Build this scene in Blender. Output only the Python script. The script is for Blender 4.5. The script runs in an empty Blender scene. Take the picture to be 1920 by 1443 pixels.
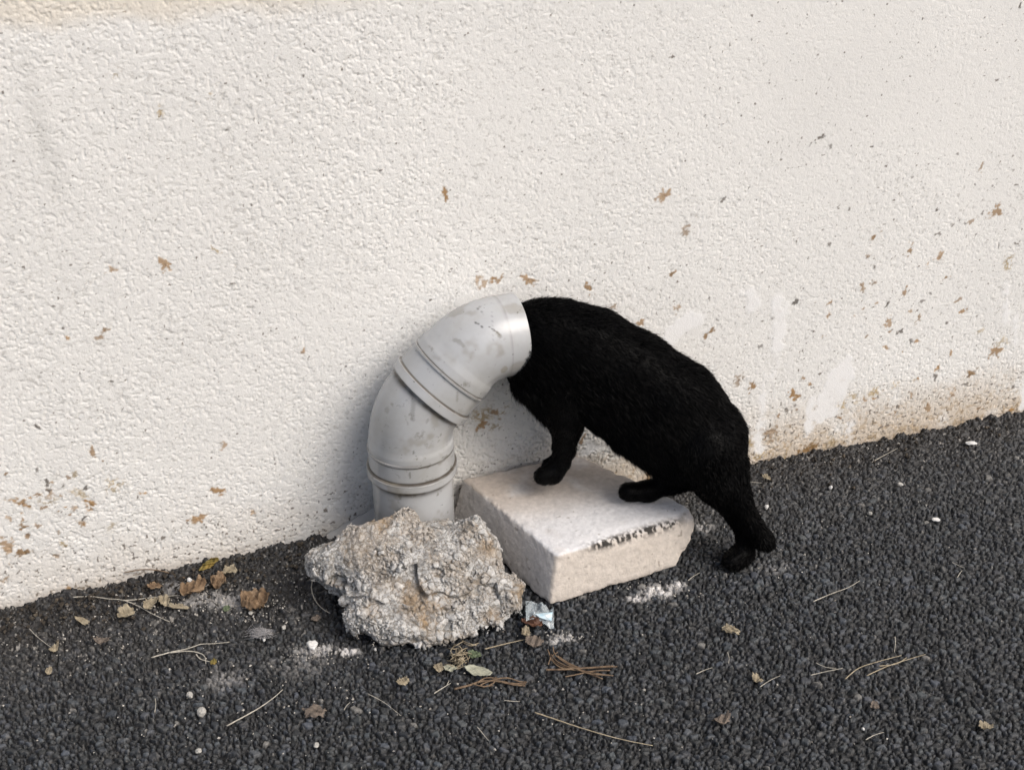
import bpy, bmesh, math, random
import numpy as np
from mathutils import Vector, Matrix

scene = bpy.context.scene
COL = scene.collection
random.seed(7)
RNG = np.random.default_rng(11)

# ------------------------------------------------------------------ camera
IW, IH, FPX = 1920, 1443, 2200.0
YAW, PITCH = math.radians(17.5), math.radians(30.0)
CF = np.array([math.sin(YAW)*math.cos(PITCH), math.cos(YAW)*math.cos(PITCH), -math.sin(PITCH)])
CR = np.array([math.cos(YAW), -math.sin(YAW), 0.0])
CU = np.cross(CR, CF)
CC = np.array([-0.28112092, -1.36262048, 1.02690533])
cam_d = bpy.data.cameras.new("camera")
cam_d.sensor_width = 36.0; cam_d.sensor_fit = 'HORIZONTAL'
cam_d.lens = FPX/IW*36.0
cam_d.clip_start = 0.05; cam_d.clip_end = 500
cam = bpy.data.objects.new("camera", cam_d); COL.objects.link(cam)
M = Matrix(((CR[0], CU[0], -CF[0], CC[0]), (CR[1], CU[1], -CF[1], CC[1]), (CR[2], CU[2], -CF[2], CC[2]), (0, 0, 0, 1)))
cam.matrix_world = M
scene.camera = cam

# ------------------------------------------------------------------ light
SUN_DIR = Vector((0.44, -0.54, 0.72)).normalized()      # towards the sun: right, in front of the wall
world = bpy.data.worlds.new("World"); scene.world = world; world.use_nodes = True
wn = world.node_tree.nodes; wl = world.node_tree.links
bg = wn["Background"]; sky = wn.new("ShaderNodeTexSky"); sky.sky_type = 'NISHITA'
sky.sun_disc = False
sky.sun_elevation = math.asin(SUN_DIR.z)
sky.sun_rotation = math.atan2(SUN_DIR.x, SUN_DIR.y)
sky.dust_density = 5.0; sky.ozone_density = 0.6
wl.new(sky.outputs[0], bg.inputs[0]); bg.inputs[1].default_value = 0.095
sun_d = bpy.data.lights.new("sun", 'SUN'); sun_d.energy = 1.5; sun_d.angle = math.radians(36)
sun_d.color = (1.0, 0.985, 0.965)
sun = bpy.data.objects.new("sun", sun_d); COL.objects.link(sun)
sun.rotation_euler = SUN_DIR.to_track_quat('Z', 'Y').to_euler()
scene.view_settings.view_transform = 'Standard'; scene.view_settings.look = 'None'
scene.view_settings.gamma = 1.0; scene.view_settings.use_curve_mapping = False
scene.view_settings.exposure = 0.58

# ------------------------------------------------------------------ geometry helpers
def ray(px, py): return CF + CR*(px-IW/2)/FPX - CU*(py-IH/2)/FPX
def on_z(px, py, z=0.0):
    d = ray(px, py); return CC + d*(z-CC[2])/d[2]
def on_y(px, py, y=0.0):
    d = ray(px, py); return CC + d*(y-CC[1])/d[1]
def depth(P): return float((np.asarray(P)-CC)@CF)
def px_size(P): return depth(P)/FPX                         # metres per photo pixel at P

BASE_PX = [(0, 1139), (128, 1109), (594, 1000), (860, 955), (1215, 905), (1420, 865), (1650, 822), (1920, 768)]
_b = [on_y(x, y, 0.0) for x, y in BASE_PX]
BX = np.array([-60, -3] + [p[0] for p in _b] + [3, 60]); BZ = np.array([-.018, -.018] + [p[2] for p in _b] + [-.005, -.005])
def ground_z(x, y):
    return np.interp(x, BX, BZ)*np.exp(np.minimum(y, 0)/0.055)
def on_ground(px, py, lift=0.0):
    z = 0.0
    for _ in range(4):
        p = on_z(px, py, z+lift); z = float(ground_z(p[0], p[1]))
    return on_z(px, py, z+lift)

def table(seed, n=256): return np.random.default_rng(seed).random((n, n)).astype(np.float32)
def vnoise(x, y, s, seed):
    T = table(seed); x = np.asarray(x)/s; y = np.asarray(y)/s
    xi = np.floor(x).astype(np.int64); yi = np.floor(y).astype(np.int64)
    fx = (x-xi).astype(np.float32); fy = (y-yi).astype(np.float32)
    fx = fx*fx*fx*(fx*(fx*6-15)+10); fy = fy*fy*fy*(fy*(fy*6-15)+10)
    a = T[xi % 256, yi % 256]; b = T[(xi+1) % 256, yi % 256]; c = T[xi % 256, (yi+1) % 256]; d = T[(xi+1) % 256, (yi+1) % 256]
    return (a*(1-fx)+b*fx)*(1-fy)+(c*(1-fx)+d*fx)*fy
def fbm(x, y, s, seed, o=3):
    r = 0; a = 1; t = 0
    for i in range(o):
        r = r+a*vnoise(x+i*3.17*s, y-i*1.91*s, s/2**i, seed+i); t += a; a *= 0.5
    return r/t
def vnoise3(p, s, seed):
    T = np.random.default_rng(seed).random((64, 64, 64)).astype(np.float32)
    q = p/s; i = np.floor(q).astype(np.int64); f = (q-i).astype(np.float32); f = f*f*(3-2*f)
    r = 0
    for dx in (0, 1):
        for dy in (0, 1):
            for dz in (0, 1):
                w = (f[:, 0] if dx else 1-f[:, 0])*(f[:, 1] if dy else 1-f[:, 1])*(f[:, 2] if dz else 1-f[:, 2])
                r = r+w*T[(i[:, 0]+dx) % 64, (i[:, 1]+dy) % 64, (i[:, 2]+dz) % 64]
    return r
def fbm3(p, s, seed, o=3):
    r = 0; a = 1; t = 0
    for k in range(o):
        r = r+a*vnoise3(p+k*1.37, s/2**k, seed+k); t += a; a *= .5
    return r/t
def sstep(a, b, x):
    t = np.clip((x-a)/(b-a), 0, 1); return t*t*(3-2*t)

def mesh_np(name, V, F, smooth=True):
    """V (n,3); F (m,4) or (m,3) int"""
    me = bpy.data.meshes.new(name); V = np.asarray(V, np.float32); F = np.asarray(F, np.int32); k = F.shape[1]
    me.vertices.add(len(V)); me.vertices.foreach_set("co", V.ravel())
    me.loops.add(F.size); me.loops.foreach_set("vertex_index", F.ravel())
    me.polygons.add(len(F)); me.polygons.foreach_set("loop_start", np.arange(0, F.size, k, dtype=np.int32))
    me.polygons.foreach_set("loop_total", np.full(len(F), k, np.int32))
    me.polygons.foreach_set("use_smooth", np.full(len(F), smooth))
    me.update(calc_edges=True); me.validate()
    return me
def mesh_py(name, V, F, smooth=True):
    me = bpy.data.meshes.new(name); me.from_pydata([tuple(v) for v in V], [], [tuple(f) for f in F])
    me.polygons.foreach_set("use_smooth", [smooth]*len(me.polygons)); me.update()
    return me
def set_attr(me, name, rgb):
    rgb = np.asarray(rgb, np.float32); n = len(rgb)
    a = me.color_attributes.new(name, 'FLOAT_COLOR', 'POINT')
    c = np.ones((n, 4), np.float32); c[:, :rgb.shape[1]] = rgb
    a.data.foreach_set("color", c.ravel())
def link(name, me, mat=None, parent=None, label=None, cat=None, group=None, kind=None):
    o = bpy.data.objects.new(name, me); COL.objects.link(o)
    if mat is not None and me is not None: me.materials.append(mat)
    if parent is not None: o.parent = parent
    if label: o["label"] = label
    if cat: o["category"] = cat
    if group: o["group"] = group
    if kind: o["kind"] = kind
    return o

def surface_nets(vol, org, h):
    vol = vol.astype(np.float32); s = vol < 0
    n = np.array(vol.shape)-1
    cnt = np.zeros(n, np.float32); acc = np.zeros(tuple(n)+(3,), np.float32)
    def sl(d, off):
        return tuple(slice(off[i], off[i]+n[i]) for i in range(3))
    for ax in range(3):
        o1, o2 = [a for a in range(3) if a != ax]
        for a in (0, 1):
            for b in (0, 1):
                p = [0, 0, 0]; p[o1] = a; p[o2] = b; q = list(p); q[ax] = 1
                va = vol[sl(0, p)]; vb = vol[sl(0, q)]
                m = (va < 0) != (vb < 0)
                t = np.where(m, va/np.where(m, va-vb, 1), 0)
                cnt += m
                acc[..., ax] += np.where(m, t, 0); acc[..., o1] += m*a; acc[..., o2] += m*b
    idx = -np.ones(tuple(n), np.int64); mk = cnt > 0; nv = int(mk.sum()); idx[mk] = np.arange(nv)
    cell = np.argwhere(mk); V = (cell+acc[mk]/cnt[mk][:, None])*h+np.asarray(org)
    Q = []
    for ax in range(3):
        o1, o2 = (ax+1) % 3, (ax+2) % 3
        r = [slice(None)]*3; r2 = [slice(None)]*3
        r[ax] = slice(0, -1); r2[ax] = slice(1, None)
        for o in (o1, o2): r[o] = slice(1, -1); r2[o] = slice(1, -1)
        a = s[tuple(r)]; b = s[tuple(r2)]
        for sign in (True, False):
            e = np.argwhere((a == sign) & (b != sign))
            if len(e) == 0: continue
            e = e.copy(); e[:, o1] += 1; e[:, o2] += 1
            def cid(d1, d2):
                c = e.copy(); c[:, o1] -= d1; c[:, o2] -= d2
                return idx[c[:, 0], c[:, 1], c[:, 2]]
            q = np.stack([cid(1, 1), cid(0, 1), cid(0, 0), cid(1, 0)], 1)
            Q.append(q if sign else q[:, ::-1])
    return V, np.concatenate(Q)
def grid3(lo, hi, h):
    ax = [np.arange(lo[i], hi[i]+h, h) for i in range(3)]
    G = np.stack(np.meshgrid(*ax, indexing='ij'), -1)
    return G

# ------------------------------------------------------------------ materials
def new_mat(name):
    m = bpy.data.materials.new(name); m.use_nodes = True
    nt = m.node_tree; return m, nt, nt.nodes["Principled BSDF"]
def noise_node(nt, scale, detail=3, rough=.55, coord=None):
    n = nt.nodes.new("ShaderNodeTexNoise"); n.inputs["Scale"].default_value = scale
    n.inputs["Detail"].default_value = detail; n.inputs["Roughness"].default_value = rough
    if coord is None:
        coord = nt.nodes.new("ShaderNodeTexCoord").outputs["Object"]
    nt.links.new(coord, n.inputs["Vector"]); return n
def bump_node(nt, bsdf, height, strength, dist):
    b = nt.nodes.new("ShaderNodeBump"); b.inputs["Strength"].default_value = strength; b.inputs["Distance"].default_value = dist
    nt.links.new(height, b.inputs["Height"]); nt.links.new(b.outputs[0], bsdf.inputs["Normal"]); return b
def ramp(nt, src, stops):
    r = nt.nodes.new("ShaderNodeValToRGB"); e = r.color_ramp.elements
    while len(e) < len(stops): e.new(0.5)
    for el, (p, c) in zip(e, stops):
        el.position = p; el.color = tuple(c)+(1,)
    nt.links.new(src, r.inputs[0]); return r
def mul(nt, a, b, fac=1.0):
    m = nt.nodes.new("ShaderNodeMix"); m.data_type = 'RGBA'; m.blend_type = 'MULTIPLY'; m.inputs[0].default_value = fac
    nt.links.new(a, m.inputs[6]); nt.links.new(b, m.inputs[7]); return m.outputs[2]
def attr_mat(name, rough, bump=(), spec=.5, mottled=None):
    m, nt, b = new_mat(name)
    a = nt.nodes.new("ShaderNodeAttribute"); a.attribute_name = "Tint"; src = a.outputs["Color"]
    if mottled:
        n = noise_node(nt, mottled[0], 4); r = ramp(nt, n.outputs[0], [(.3, (mottled[1],)*3), (.7, (1, 1, 1))])
        src = mul(nt, src, r.outputs[0])
    nt.links.new(src, b.inputs["Base Color"]); b.inputs["Roughness"].default_value = rough
    b.inputs["Specular IOR Level"].default_value = spec
    if bump:
        n = noise_node(nt, bump[0], 5, .6); bump_node(nt, b, n.outputs[0], bump[1], bump[2])
    return m
def simple_mat(name, stops, scale, rough=.8, bump=None, spec=.3):
    m, nt, b = new_mat(name); n = noise_node(nt, scale, 4)
    r = ramp(nt, n.outputs[0], stops); nt.links.new(r.outputs[0], b.inputs["Base Color"])
    b.inputs["Roughness"].default_value = rough; b.inputs["Specular IOR Level"].default_value = spec
    if bump: bump_node(nt, b, noise_node(nt, bump[0], 5).outputs[0], bump[1], bump[2])
    return m

# ------------------------------------------------------------------ stucco wall
def axis(lo, hi, h, far):
    mid = np.arange(lo, hi, h); ext = []; step = h; p = mid[-1]
    while p < far[1]: p = p+step; step *= 1.05 if step < .012 else 1.6; ext.append(min(p, far[1]))
    pre = []; step = h; p = mid[0]
    while p > far[0]: p = p-step; step *= 1.05 if step < .012 else 1.6; pre.append(max(p, far[0]))
    return np.array(pre[::-1]+list(mid)+ext)
def blob(X, Z, cx, cz, r, seed):
    """star shaped splash: uneven radius with a few thin rays"""
    rg = np.random.default_rng(seed); t = rg.random()*3.14; st = 1+.7*rg.random()
    dx = X-cx; dz = Z-cz; u = (dx*math.cos(t)+dz*math.sin(t))/st; v = (-dx*math.sin(t)+dz*math.cos(t)); d = np.hypot(u, v); a = np.arctan2(v, u)
    ph = rg.random(3)*6.28
    R = r*(.72+.2*np.cos(2*a+ph[0])+.16*np.cos(3*a+ph[1])+.14*np.cos(7*a+ph[2]))
    return d, np.maximum(R, r*.2)

RUST = [(308,495,9),(210,507,6),(195,620,8),(188,632,8),(126,633,5),(836,366,7),(908,530,13),(933,527,10),(990,524,8),(1105,540,6),
 (1247,366,10),(1286,434,11),(1261,513,5),(1151,575,6),(1270,578,7),(1200,607,6),(1327,627,7),(420,836,10),(412,922,10),(373,972,10),
 (475,960,7),(193,863,5),(163,947,8),(95,925,10),(42,943,9),(15,1023,14),(42,1036,9),(105,1040,7),(568,660,4),(1840,314,6),
 (1821,416,7),(1868,396,10),(1638,445,6),(1740,498,6),(1762,482,8),(1618,540,7),(1640,530,6),(1666,608,9),(1865,659,9),(1697,546,6),
 (1506,708,7),(1489,740,11),(1385,712,11),(1412,724,8),(1785,740,10),(1740,765,9),(1555,590,5),(903,795,9),(928,772,10),(1440,812,14),
 (1516,842,12),(1217,897,9),(1800,560,6),(1660,650,6),(1705,470,6),(1775,520,6),(1630,480,5),(1820,700,7),(1760,690,6),(130,1103,8),
 (1325,880,9),(1090,825,6),(400,1052,7),(10,1085,8)]
_r = np.random.default_rng(42)
RUST += [(int(_r.normal(105, 75)), int(_r.normal(945, 48)), float(_r.uniform(2.5, 6))) for _ in range(26)]
RUST += [(int(_r.uniform(1450, 1915)), int(_r.uniform(560, 790)), float(_r.uniform(2, 5))) for _ in range(30)]
TAN = [(300,210,15),(218,138,15),(403,467,13),(392,178,9),(1890,490,13),(1891,500,10),(90,940,18),(215,905,16),(150,925,15),(210,985,12),(120,1020,14),(140,890,10),(210,918,14),
 (1600,745,20),(1640,735,20),(1580,760,16),(1680,720,16),(1720,712,14),(1425,855,16),(1460,858,14),(1405,830,12),(905,780,22),(930,800,18),(945,770,15),(1560,830,14),(850,800,12),(880,960,12),(1880,640,16),(1840,620,12)]
DARK = [(1522,269,4),(1541,258,6),(1558,275,4),(1712,333,4),(1757,393,3),(1796,289,3),(1593,394,4),(1357,375,4),(1913,12,4),(1870,150,3),
 (1900,320,4),(1899,292,4),(1861,350,3),(1842,400,3),(1787,422,4),(1830,440,3),(1908,457,5),(1873,461,4),(1556,458,4),(1760,438,4),(1810,420,3),
 (70,880,4),(92,920,4),(118,912,4),(160,915,5),(88,905,4),(104,950,3),(156,972,3),(205,715,3),(70,800,4),(163,1085,4),(258,930,3),(1530,268,3),
 (1493,568,5),(1448,597,4),(1665,570,4),(1730,564,4),(1745,550,4),(1775,605,4),(1640,500,3),(1690,620,4),(1708,640,4),(1450,635,4),(1425,650,4),
 (1890,575,4),(1886,580,3),(1330,560,3),(1345,600,3),(1475,770,5),(1492,760,4),(1815,705,5),(1810,720,4),(1755,705,5),(1765,695,4),(1805,800,3)]
PAINT = [[(1462,562,10),(1463,620,10),(1457,660,8),(1453,698,5)],[(1434,705,3),(1430,770,4),(1423,800,5),(1422,842,7)],
 [(1588,678,10),(1578,705,24),(1565,735,28),(1548,765,26),(1535,775,18)],[(1522,750,5),(1518,790,9),(1514,816,5)],
 [(1405,550,14),(1412,570,14)],[(1300,600,20),(1262,628,13),(1245,648,10)],[(1890,535,4),(1886,600,5)],[(1906,600,3),(1904,640,3)],[(1594,800,9)],[(1918,730,4),(1917,760,4)],[(1110,835,8),(1100,850,9)]]

def build_wall():
    xs = axis(-.63, 1.10, .00115, (-14, 14)); zs = axis(-.035, .785, .00115, (-.3, 2.7))
    X, Z = np.meshgrid(xs, zs, indexing='ij'); nx, nz = X.shape
    inside = sstep(-.74, -.62, X)*(1-sstep(1.10, 1.24, X))*(1-sstep(.78, .84, Z))
    # paint touch-ups
    paint = np.zeros_like(X)
    wob = (fbm(X, Z, .012, 60, 3)-.5)
    for line in PAINT:
        pts = [(on_y(a, b, 0.0), r) for a, b, r in line]
        pts = pts if len(pts) > 1 else pts*2
        for (P, r0), (Q, r1) in zip(pts[:-1], pts[1:]):
            d = Q-P; L = d[0]**2+d[2]**2+1e-9
            t = np.clip(((X-P[0])*d[0]+(Z-P[2])*d[2])/L, 0, 1)
            dist = np.hypot(X-P[0]-t*d[0], Z-P[2]-t*d[2]); R = (r0+(r1-r0)*t)*px_size(P)
            paint = np.maximum(paint, (1-sstep(-.0045, .0060, dist-R+wob*.022))*np.clip(.62+1.3*(fbm(X, Z, .04, 66, 3)-.2), .3, 1))
    # stucco relief: soft grains with narrow broken crevices
    wx = X+(fbm(X, Z, .009, 21, 2)-.5)*.006; wz = Z+(fbm(X, Z, .009, 25, 2)-.5)*.006
    n1 = fbm(wx, wz, .0033, 1, 2); n2 = fbm(wx+.3, wz-.2, .0025, 5, 2); n3 = fbm(X, Z, .010, 28, 2)
    patch = fbm(X, Z, .13, 9, 3)
    amp = np.clip(.40+.75*(patch-.35)+.25*sstep(.25, -.35, X)-.35*sstep(.3, .75, Z)*sstep(.1, .8, X)+.40*sstep(.2, .02, Z), .2, 1.1)
    amp = amp+1.9*sstep(.0, .05, X)*sstep(.34, .24, X)*sstep(.30, .22, Z)
    hgt = .00088*sstep(.28, .40, n1)+.00022*sstep(.3, .55, n2)+.0003*sstep(.3, .6, n3)
    hgt = hgt*amp*(1-.85*paint)+.0008*paint
    hgt += .0012*(fbm(X, Z, .25, 41, 2)-.5)
    Y = -(hgt-.0012)*inside
    # colour
    base = np.array([.745, .740, .718]); C = np.ones(X.shape+(3,))*base
    lum = fbm(X, Z, .2, 50, 4); C *= (0.95+.08*lum)[..., None]
    def mixc(C, m, col):
        m = np.clip(m, 0, 1)[..., None]; return C*(1-m)+np.array(col)*m
    # splash dirt low on the wall, sparse specks growing denser downwards
    low = sstep(.13, -.005, Z-np.interp(X, BX, BZ))
    dirtn = fbm(X, Z, .05, 70, 4)
    right = sstep(-.05, .35, X)
    C = mixc(C, low*(.25+.6*right)*sstep(.3, .7, dirtn+.25*low)*.85, (.50, .40, .29))
    g = fbm(X, Z, .0045, 80, 2)
    thr = .865-.135*low-.03*right*sstep(.45, .1, Z)
    C = mixc(C, sstep(0, .05, g-thr)*.85, (.13, .11, .09))
    g2 = fbm(X+.7, Z, .006, 84, 2); sp = low*right
    C = mixc(C, sstep(.70-.08*sp, .78-.08*sp, g2)*.6*sp, (.38, .28, .17))
    # short dashes: grime of fine render pits, with crevice shade painted in
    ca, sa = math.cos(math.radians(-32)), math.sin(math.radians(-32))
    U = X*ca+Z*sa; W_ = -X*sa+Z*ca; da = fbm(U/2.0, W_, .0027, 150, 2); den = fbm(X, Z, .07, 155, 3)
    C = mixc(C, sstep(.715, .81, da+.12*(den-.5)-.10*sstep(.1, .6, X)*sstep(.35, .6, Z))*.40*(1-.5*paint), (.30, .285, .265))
    # grime line at the foot and the yellowed strip at the top
    C = mixc(C, sstep(.02, .0, Z-np.interp(X, BX, BZ))*.5*dirtn, (.33, .26, .18))
    band = sstep(.722, .748, Z+.02*(fbm(X, Z, .06, 90, 3)-.5))*sstep(.12, -.2, X)
    C = mixc(C, band*.38, (.63, .53, .38))
    grey = sstep(.02, .0, np.abs(X+.395+.06*(Z-.6)))*sstep(.5, .56, Z)*sstep(.74, .68, Z)*fbm(X, Z, .02, 93, 3)
    C = mixc(C, grey*.35, (.42, .42, .40))
    fine = fbm(X, Z, .005, 95, 2)
    fac = 0
    def spot(lst, col, amt, seed, soft=.35, broken=.0):
        nonlocal C
        for k, (px, py, r) in enumerate(lst):
            P = on_y(px, py, 0.0); R = r*px_size(P)*(.75+.45*np.random.default_rng(seed+k+9).random())
            ix = np.searchsorted(xs, [P[0]-3*R, P[0]+3*R]); iz = np.searchsorted(zs, [P[2]-3*R, P[2]+3*R])
            s_ = (slice(ix[0], ix[1]), slice(iz[0], iz[1]))
            if ix[1]-ix[0] < 2 or iz[1]-iz[0] < 2: continue
            d, Rr = blob(X[s_], Z[s_], P[0], P[2], R*1.05, seed+k)
            m = 1-sstep(1-soft, 1+soft, d/Rr+(fine[s_]-.5)*2.3)
            if broken: m = m*sstep(.5, .62, fine[s_]+.12*(1-d/Rr))
            q_ = np.random.default_rng(seed+k).random(2); v = .75+.5*q_[0]; m = m*(.68+.32*q_[1])
            C[s_] = mixc(C[s_], m*amt, np.array(col)*v)
    spot(TAN, (.34, .25, .12), .85, 300, .5, 1)
    spot(RUST, (.27, .155, .055), .92, 100, .42)
    spot([(x+1, y+1, max(2, r*.4)) for x, y, r in RUST[::2]], (.13, .075, .04), .7, 500, .5, 1)
    spot(DARK, (.10, .085, .07), .9, 700)
    C = mixc(C, paint*.9, (.80, .80, .795))
    C = C*inside[..., None]+base*(.97)*(1-inside[..., None]); C = np.concatenate([C, inside[..., None]], -1)
    V = np.stack([X, Y, Z], -1).reshape(-1, 3)
    I = np.arange(nx*nz).reshape(nx, nz)
    F = np.stack([I[:-1, :-1], I[1:, :-1], I[1:, 1:], I[:-1, 1:]], -1).reshape(-1, 4)
    # back and ends of the wall, sharing the outer corners
    c00, c10, c11, c01 = I[0, 0], I[-1, 0], I[-1, -1], I[0, -1]
    n = len(V); bk = [(xs[0], .25, zs[0]), (xs[-1], .25, zs[0]), (xs[-1], .25, zs[-1]), (xs[0], .25, zs[-1])]
    V = np.concatenate([V, np.array(bk)]); 
    F = np.concatenate([F, np.array([[n+1, n, n+3, n+2], [c01, c11, n+2, n+3], [c00, c01, n+3, n], [c11, c10, n+1, n+2]])])
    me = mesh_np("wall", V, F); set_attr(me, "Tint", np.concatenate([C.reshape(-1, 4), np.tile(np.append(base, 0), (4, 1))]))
    m = attr_mat("white_stucco", .9, (560, .35, .0018), .2)
    # beyond the finely modelled stretch the same render is carried on by the texture alone
    nt = m.node_tree; b = nt.nodes["Principled BSDF"]; at = nt.nodes["Attribute"]
    n2_ = noise_node(nt, 190, 3, .5); rp = ramp(nt, n2_.outputs[0], [(.36, (.62, .61, .59)), (.43, (1, 1, 1))])
    mx = nt.nodes.new("ShaderNodeMix"); mx.data_type = 'RGBA'; mm = mul(nt, at.outputs["Color"], rp.outputs[0], .35)
    nt.links.new(at.outputs["Alpha"], mx.inputs[0]); nt.links.new(mm, mx.inputs[6]); nt.links.new(at.outputs["Color"], mx.inputs[7])
    nt.links.new(mx.outputs[2], b.inputs["Base Color"])
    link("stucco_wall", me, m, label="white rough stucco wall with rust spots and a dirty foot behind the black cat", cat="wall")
build_wall()

# ------------------------------------------------------------------ asphalt ground
DUST_AND_GLINT = [(1235,1107,34,12,.8),(1195,1119,24,8,.55),(1272,1096,18,8,.65),(1065,1190,28,9,.5),(1040,1200,16,6,.4),(600,1215,45,10,.4),(650,1218,30,6,.7),(1450,1062,50,14,.10),  # white dust patches; the faintest one is a painted glint on the asphalt
        (1320,985,20,12,.35),(560,1240,70,25,.12),(420,1270,50,25,.15),(380,1120,60,20,.25),(440,1125,40,20,.3),(330,1100,40,14,.2)]
def build_ground():
    xs = axis(-.60, 1.10, .00112, (-40, 40)); ys = axis(-.70, .006, .00112, (-60, .12))
    X, Y = np.meshgrid(xs, ys, indexing='ij'); nx, ny = X.shape
    ins = sstep(-.66, -.595, X)*(1-sstep(1.09, 1.16, X))*sstep(-.76, -.695, Y)
    A_ = X*CR[0]+Y*CR[1]; B_ = (-X*CR[1]+Y*CR[0])/.74       # chippings rolled flat, lying with their long side along the wall
    wx = A_+(fbm(X, Y, .005, 3, 2)-.5)*.0022; wy = B_+(fbm(X, Y, .005, 6, 2)-.5)*.0022
    cs = .0071
    rg = np.random.default_rng(5); T = 512
    jx = rg.random((T, T)).astype(np.float32); jy = rg.random((T, T)).astype(np.float32)
    wt = (rg.random((T, T))**2.6).astype(np.float32)*.0052
    hb = rg.normal(0, 1, (T, T)).astype(np.float32); tx = rg.normal(0, .16, (T, T)).astype(np.float32); ty = rg.normal(0, .16, (T, T)).astype(np.float32)
    cl = rg.random((T, T)).astype(np.float32)
    ci = np.floor(wx/cs).astype(np.int64); cj = np.floor(wy/cs).astype(np.int64)
    d1 = np.full(X.shape, 9., np.float32); d2 = d1.copy(); bi = np.zeros(X.shape, np.int64); bj = bi.copy()
    for di in range(-2, 3):
        for dj in range(-2, 3):
            a = ci+di; b = cj+dj; am = a % T; bm = b % T
            ex = wx-(a+jx[am, bm])*cs; ey = wy-(b+jy[am, bm])*cs
            d = np.sqrt(ex*ex+ey*ey).astype(np.float32)-wt[am, bm]
            c1 = d < d1
            d2 = np.where(c1, d1, np.minimum(d2, d)); bi = np.where(c1, a, bi); bj = np.where(c1, b, bj); d1 = np.where(c1, d, d1)
    am = bi % T; bm = bj % T
    ex = wx-(bi+jx[am, bm])*cs; ey = wy-(bj+jy[am, bm])*cs
    edge = d2-d1
    big = wt[am, bm]/.005
    stone = hb[am, bm]*.00065+.0008*big+np.clip(tx[am, bm]*ex+ty[am, bm]*ey, -.0014, .0014)
    fall = 1-sstep(0.0005, .0026, edge)
    sunk = (cl[bm, am] < .30)*.0020
    h = stone-fall*.0050-sunk-.03*(ex*ex+ey*ey)/.008
    h += .0012*(fbm(X, Y, .0030, 12, 2)-.5)+.0030*(fbm(X, Y, .03, 13, 2)-.5)
    # near the wall the chippings are finer, crumbly and covered with dirt
    nearw = sstep(-.09, -.01, Y)
    dirty = np.clip(nearw+.35*sstep(-.32, -.1, Y)*sstep(.05, -.2, X)+.75*sstep(-.12, -.04, Y)*sstep(.05, -.1, X)+.55*sstep(-.26, -.06, Y), 0, 1)
    crumb = .007*(fbm(X, Y, .016, 14, 3)-.5)+.004*(vnoise(X, Y, .005, 15)-.5)
    h = h*(1-.35*dirty)+crumb*dirty
    lump = sstep(-.030, .0, Y)*np.maximum(0, fbm(X, Y*.7, .016, 17, 3)-.42)*.020
    Zb = np.interp(X, BX, BZ)*np.exp(np.minimum(Y, 0)/.055)
    Z = Zb+(h-.0012+lump-.002*sstep(-.02, 0, Y))*ins
    # ---- colour per chipping
    v = cl[am, bm]; g = .013+.047*v**2
    g = g*(.85+.3*fbm(X, Y, .2, 18, 3))
    g = g*np.where(cl[bm, am] < .30, .55, 1.0)
    tint = np.stack([g*(.84+.14*jx[am, bm]), g*(1.01+.06*jx[am, bm]), g*(1.11+.20*jy[am, bm])], -1)
    pale = (cl[bm, am] > .993)[..., None]*np.array([.15, .145, .135]); tint = np.maximum(tint, pale)
    binder = np.array([.004, .004, .0045]); e = sstep(.0004, .0028, edge)[..., None]
    C = binder*(1-e)+tint*e
    dm = (dirty*(.55+.4*fbm(X, Y, .03, 19, 3)))[..., None]
    C = C*(1-dm)+np.array([.015, .0135, .0125])*dm*(.7+.8*vnoise(X, Y, .004, 20))[..., None]
    spk = (sstep(.86, .90, vnoise(X, Y, .0031, 22))*(.25+.75*dirty))[..., None]
    C = C*(1-.5*spk)+np.array([.36, .34, .31])*.5*spk
    dn = fbm(X, Y, .007, 24, 3)
    for px, py, rx, ry, am_ in DUST_AND_GLINT:
        P = on_z(px, py, 0.0); s = px_size(P); ru = rx*s; rv = ry*s/.55
        q = ((X-P[0])*CR[0]+(Y-P[1])*CR[1])/ru; w = ((X-P[0])*-CR[1]+(Y-P[1])*CR[0])/rv
        m = np.clip((1-sstep(.1, 1.35, np.hypot(q, w)))*am_*1.5*sstep(.44, .64, dn+.10*am_+.05*hb[am, bm]+.12*(1-np.hypot(q, w))), 0, .92)[..., None]
        C = C*(1-m)+np.array([.62, .60, .58])*m
    V = np.stack([X, Y, Z], -1).reshape(-1, 3); I = np.arange(nx*ny).reshape(nx, ny)
    F = np.stack([I[:-1, :-1], I[1:, :-1], I[1:, 1:], I[:-1, 1:]], -1).reshape(-1, 4)
    C = C*ins[..., None]+np.array([.03, .03, .032])*(1-ins[..., None]); C = np.concatenate([C, ins[..., None]], -1)
    me = mesh_np("ground", V, F); set_attr(me, "Tint", C.reshape(-1, 4))
    m = attr_mat("asphalt", .5, (1400, .6, .0008), .5)
    # beyond the modelled chippings the same asphalt is carried on by a cell texture
    nt = m.node_tree; b = nt.nodes["Principled BSDF"]; at = nt.nodes["Attribute"]; tc = nt.nodes.new("ShaderNodeTexCoord")
    v1 = nt.nodes.new("ShaderNodeTexVoronoi"); v1.inputs["Scale"].default_value = 125; v2 = nt.nodes.new("ShaderNodeTexVoronoi"); v2.feature = 'DISTANCE_TO_EDGE'; v2.inputs["Scale"].default_value = 125
    for v_ in (v1, v2): nt.links.new(tc.outputs["Object"], v_.inputs["Vector"])
    cell = ramp(nt, v1.outputs["Color"], [(.2, (.010, .0105, .0115)), (.8, (.062, .066, .073))]); gap = ramp(nt, v2.outputs["Distance"], [(.02, (.08, .08, .08)), (.20, (1, 1, 1))])
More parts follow.
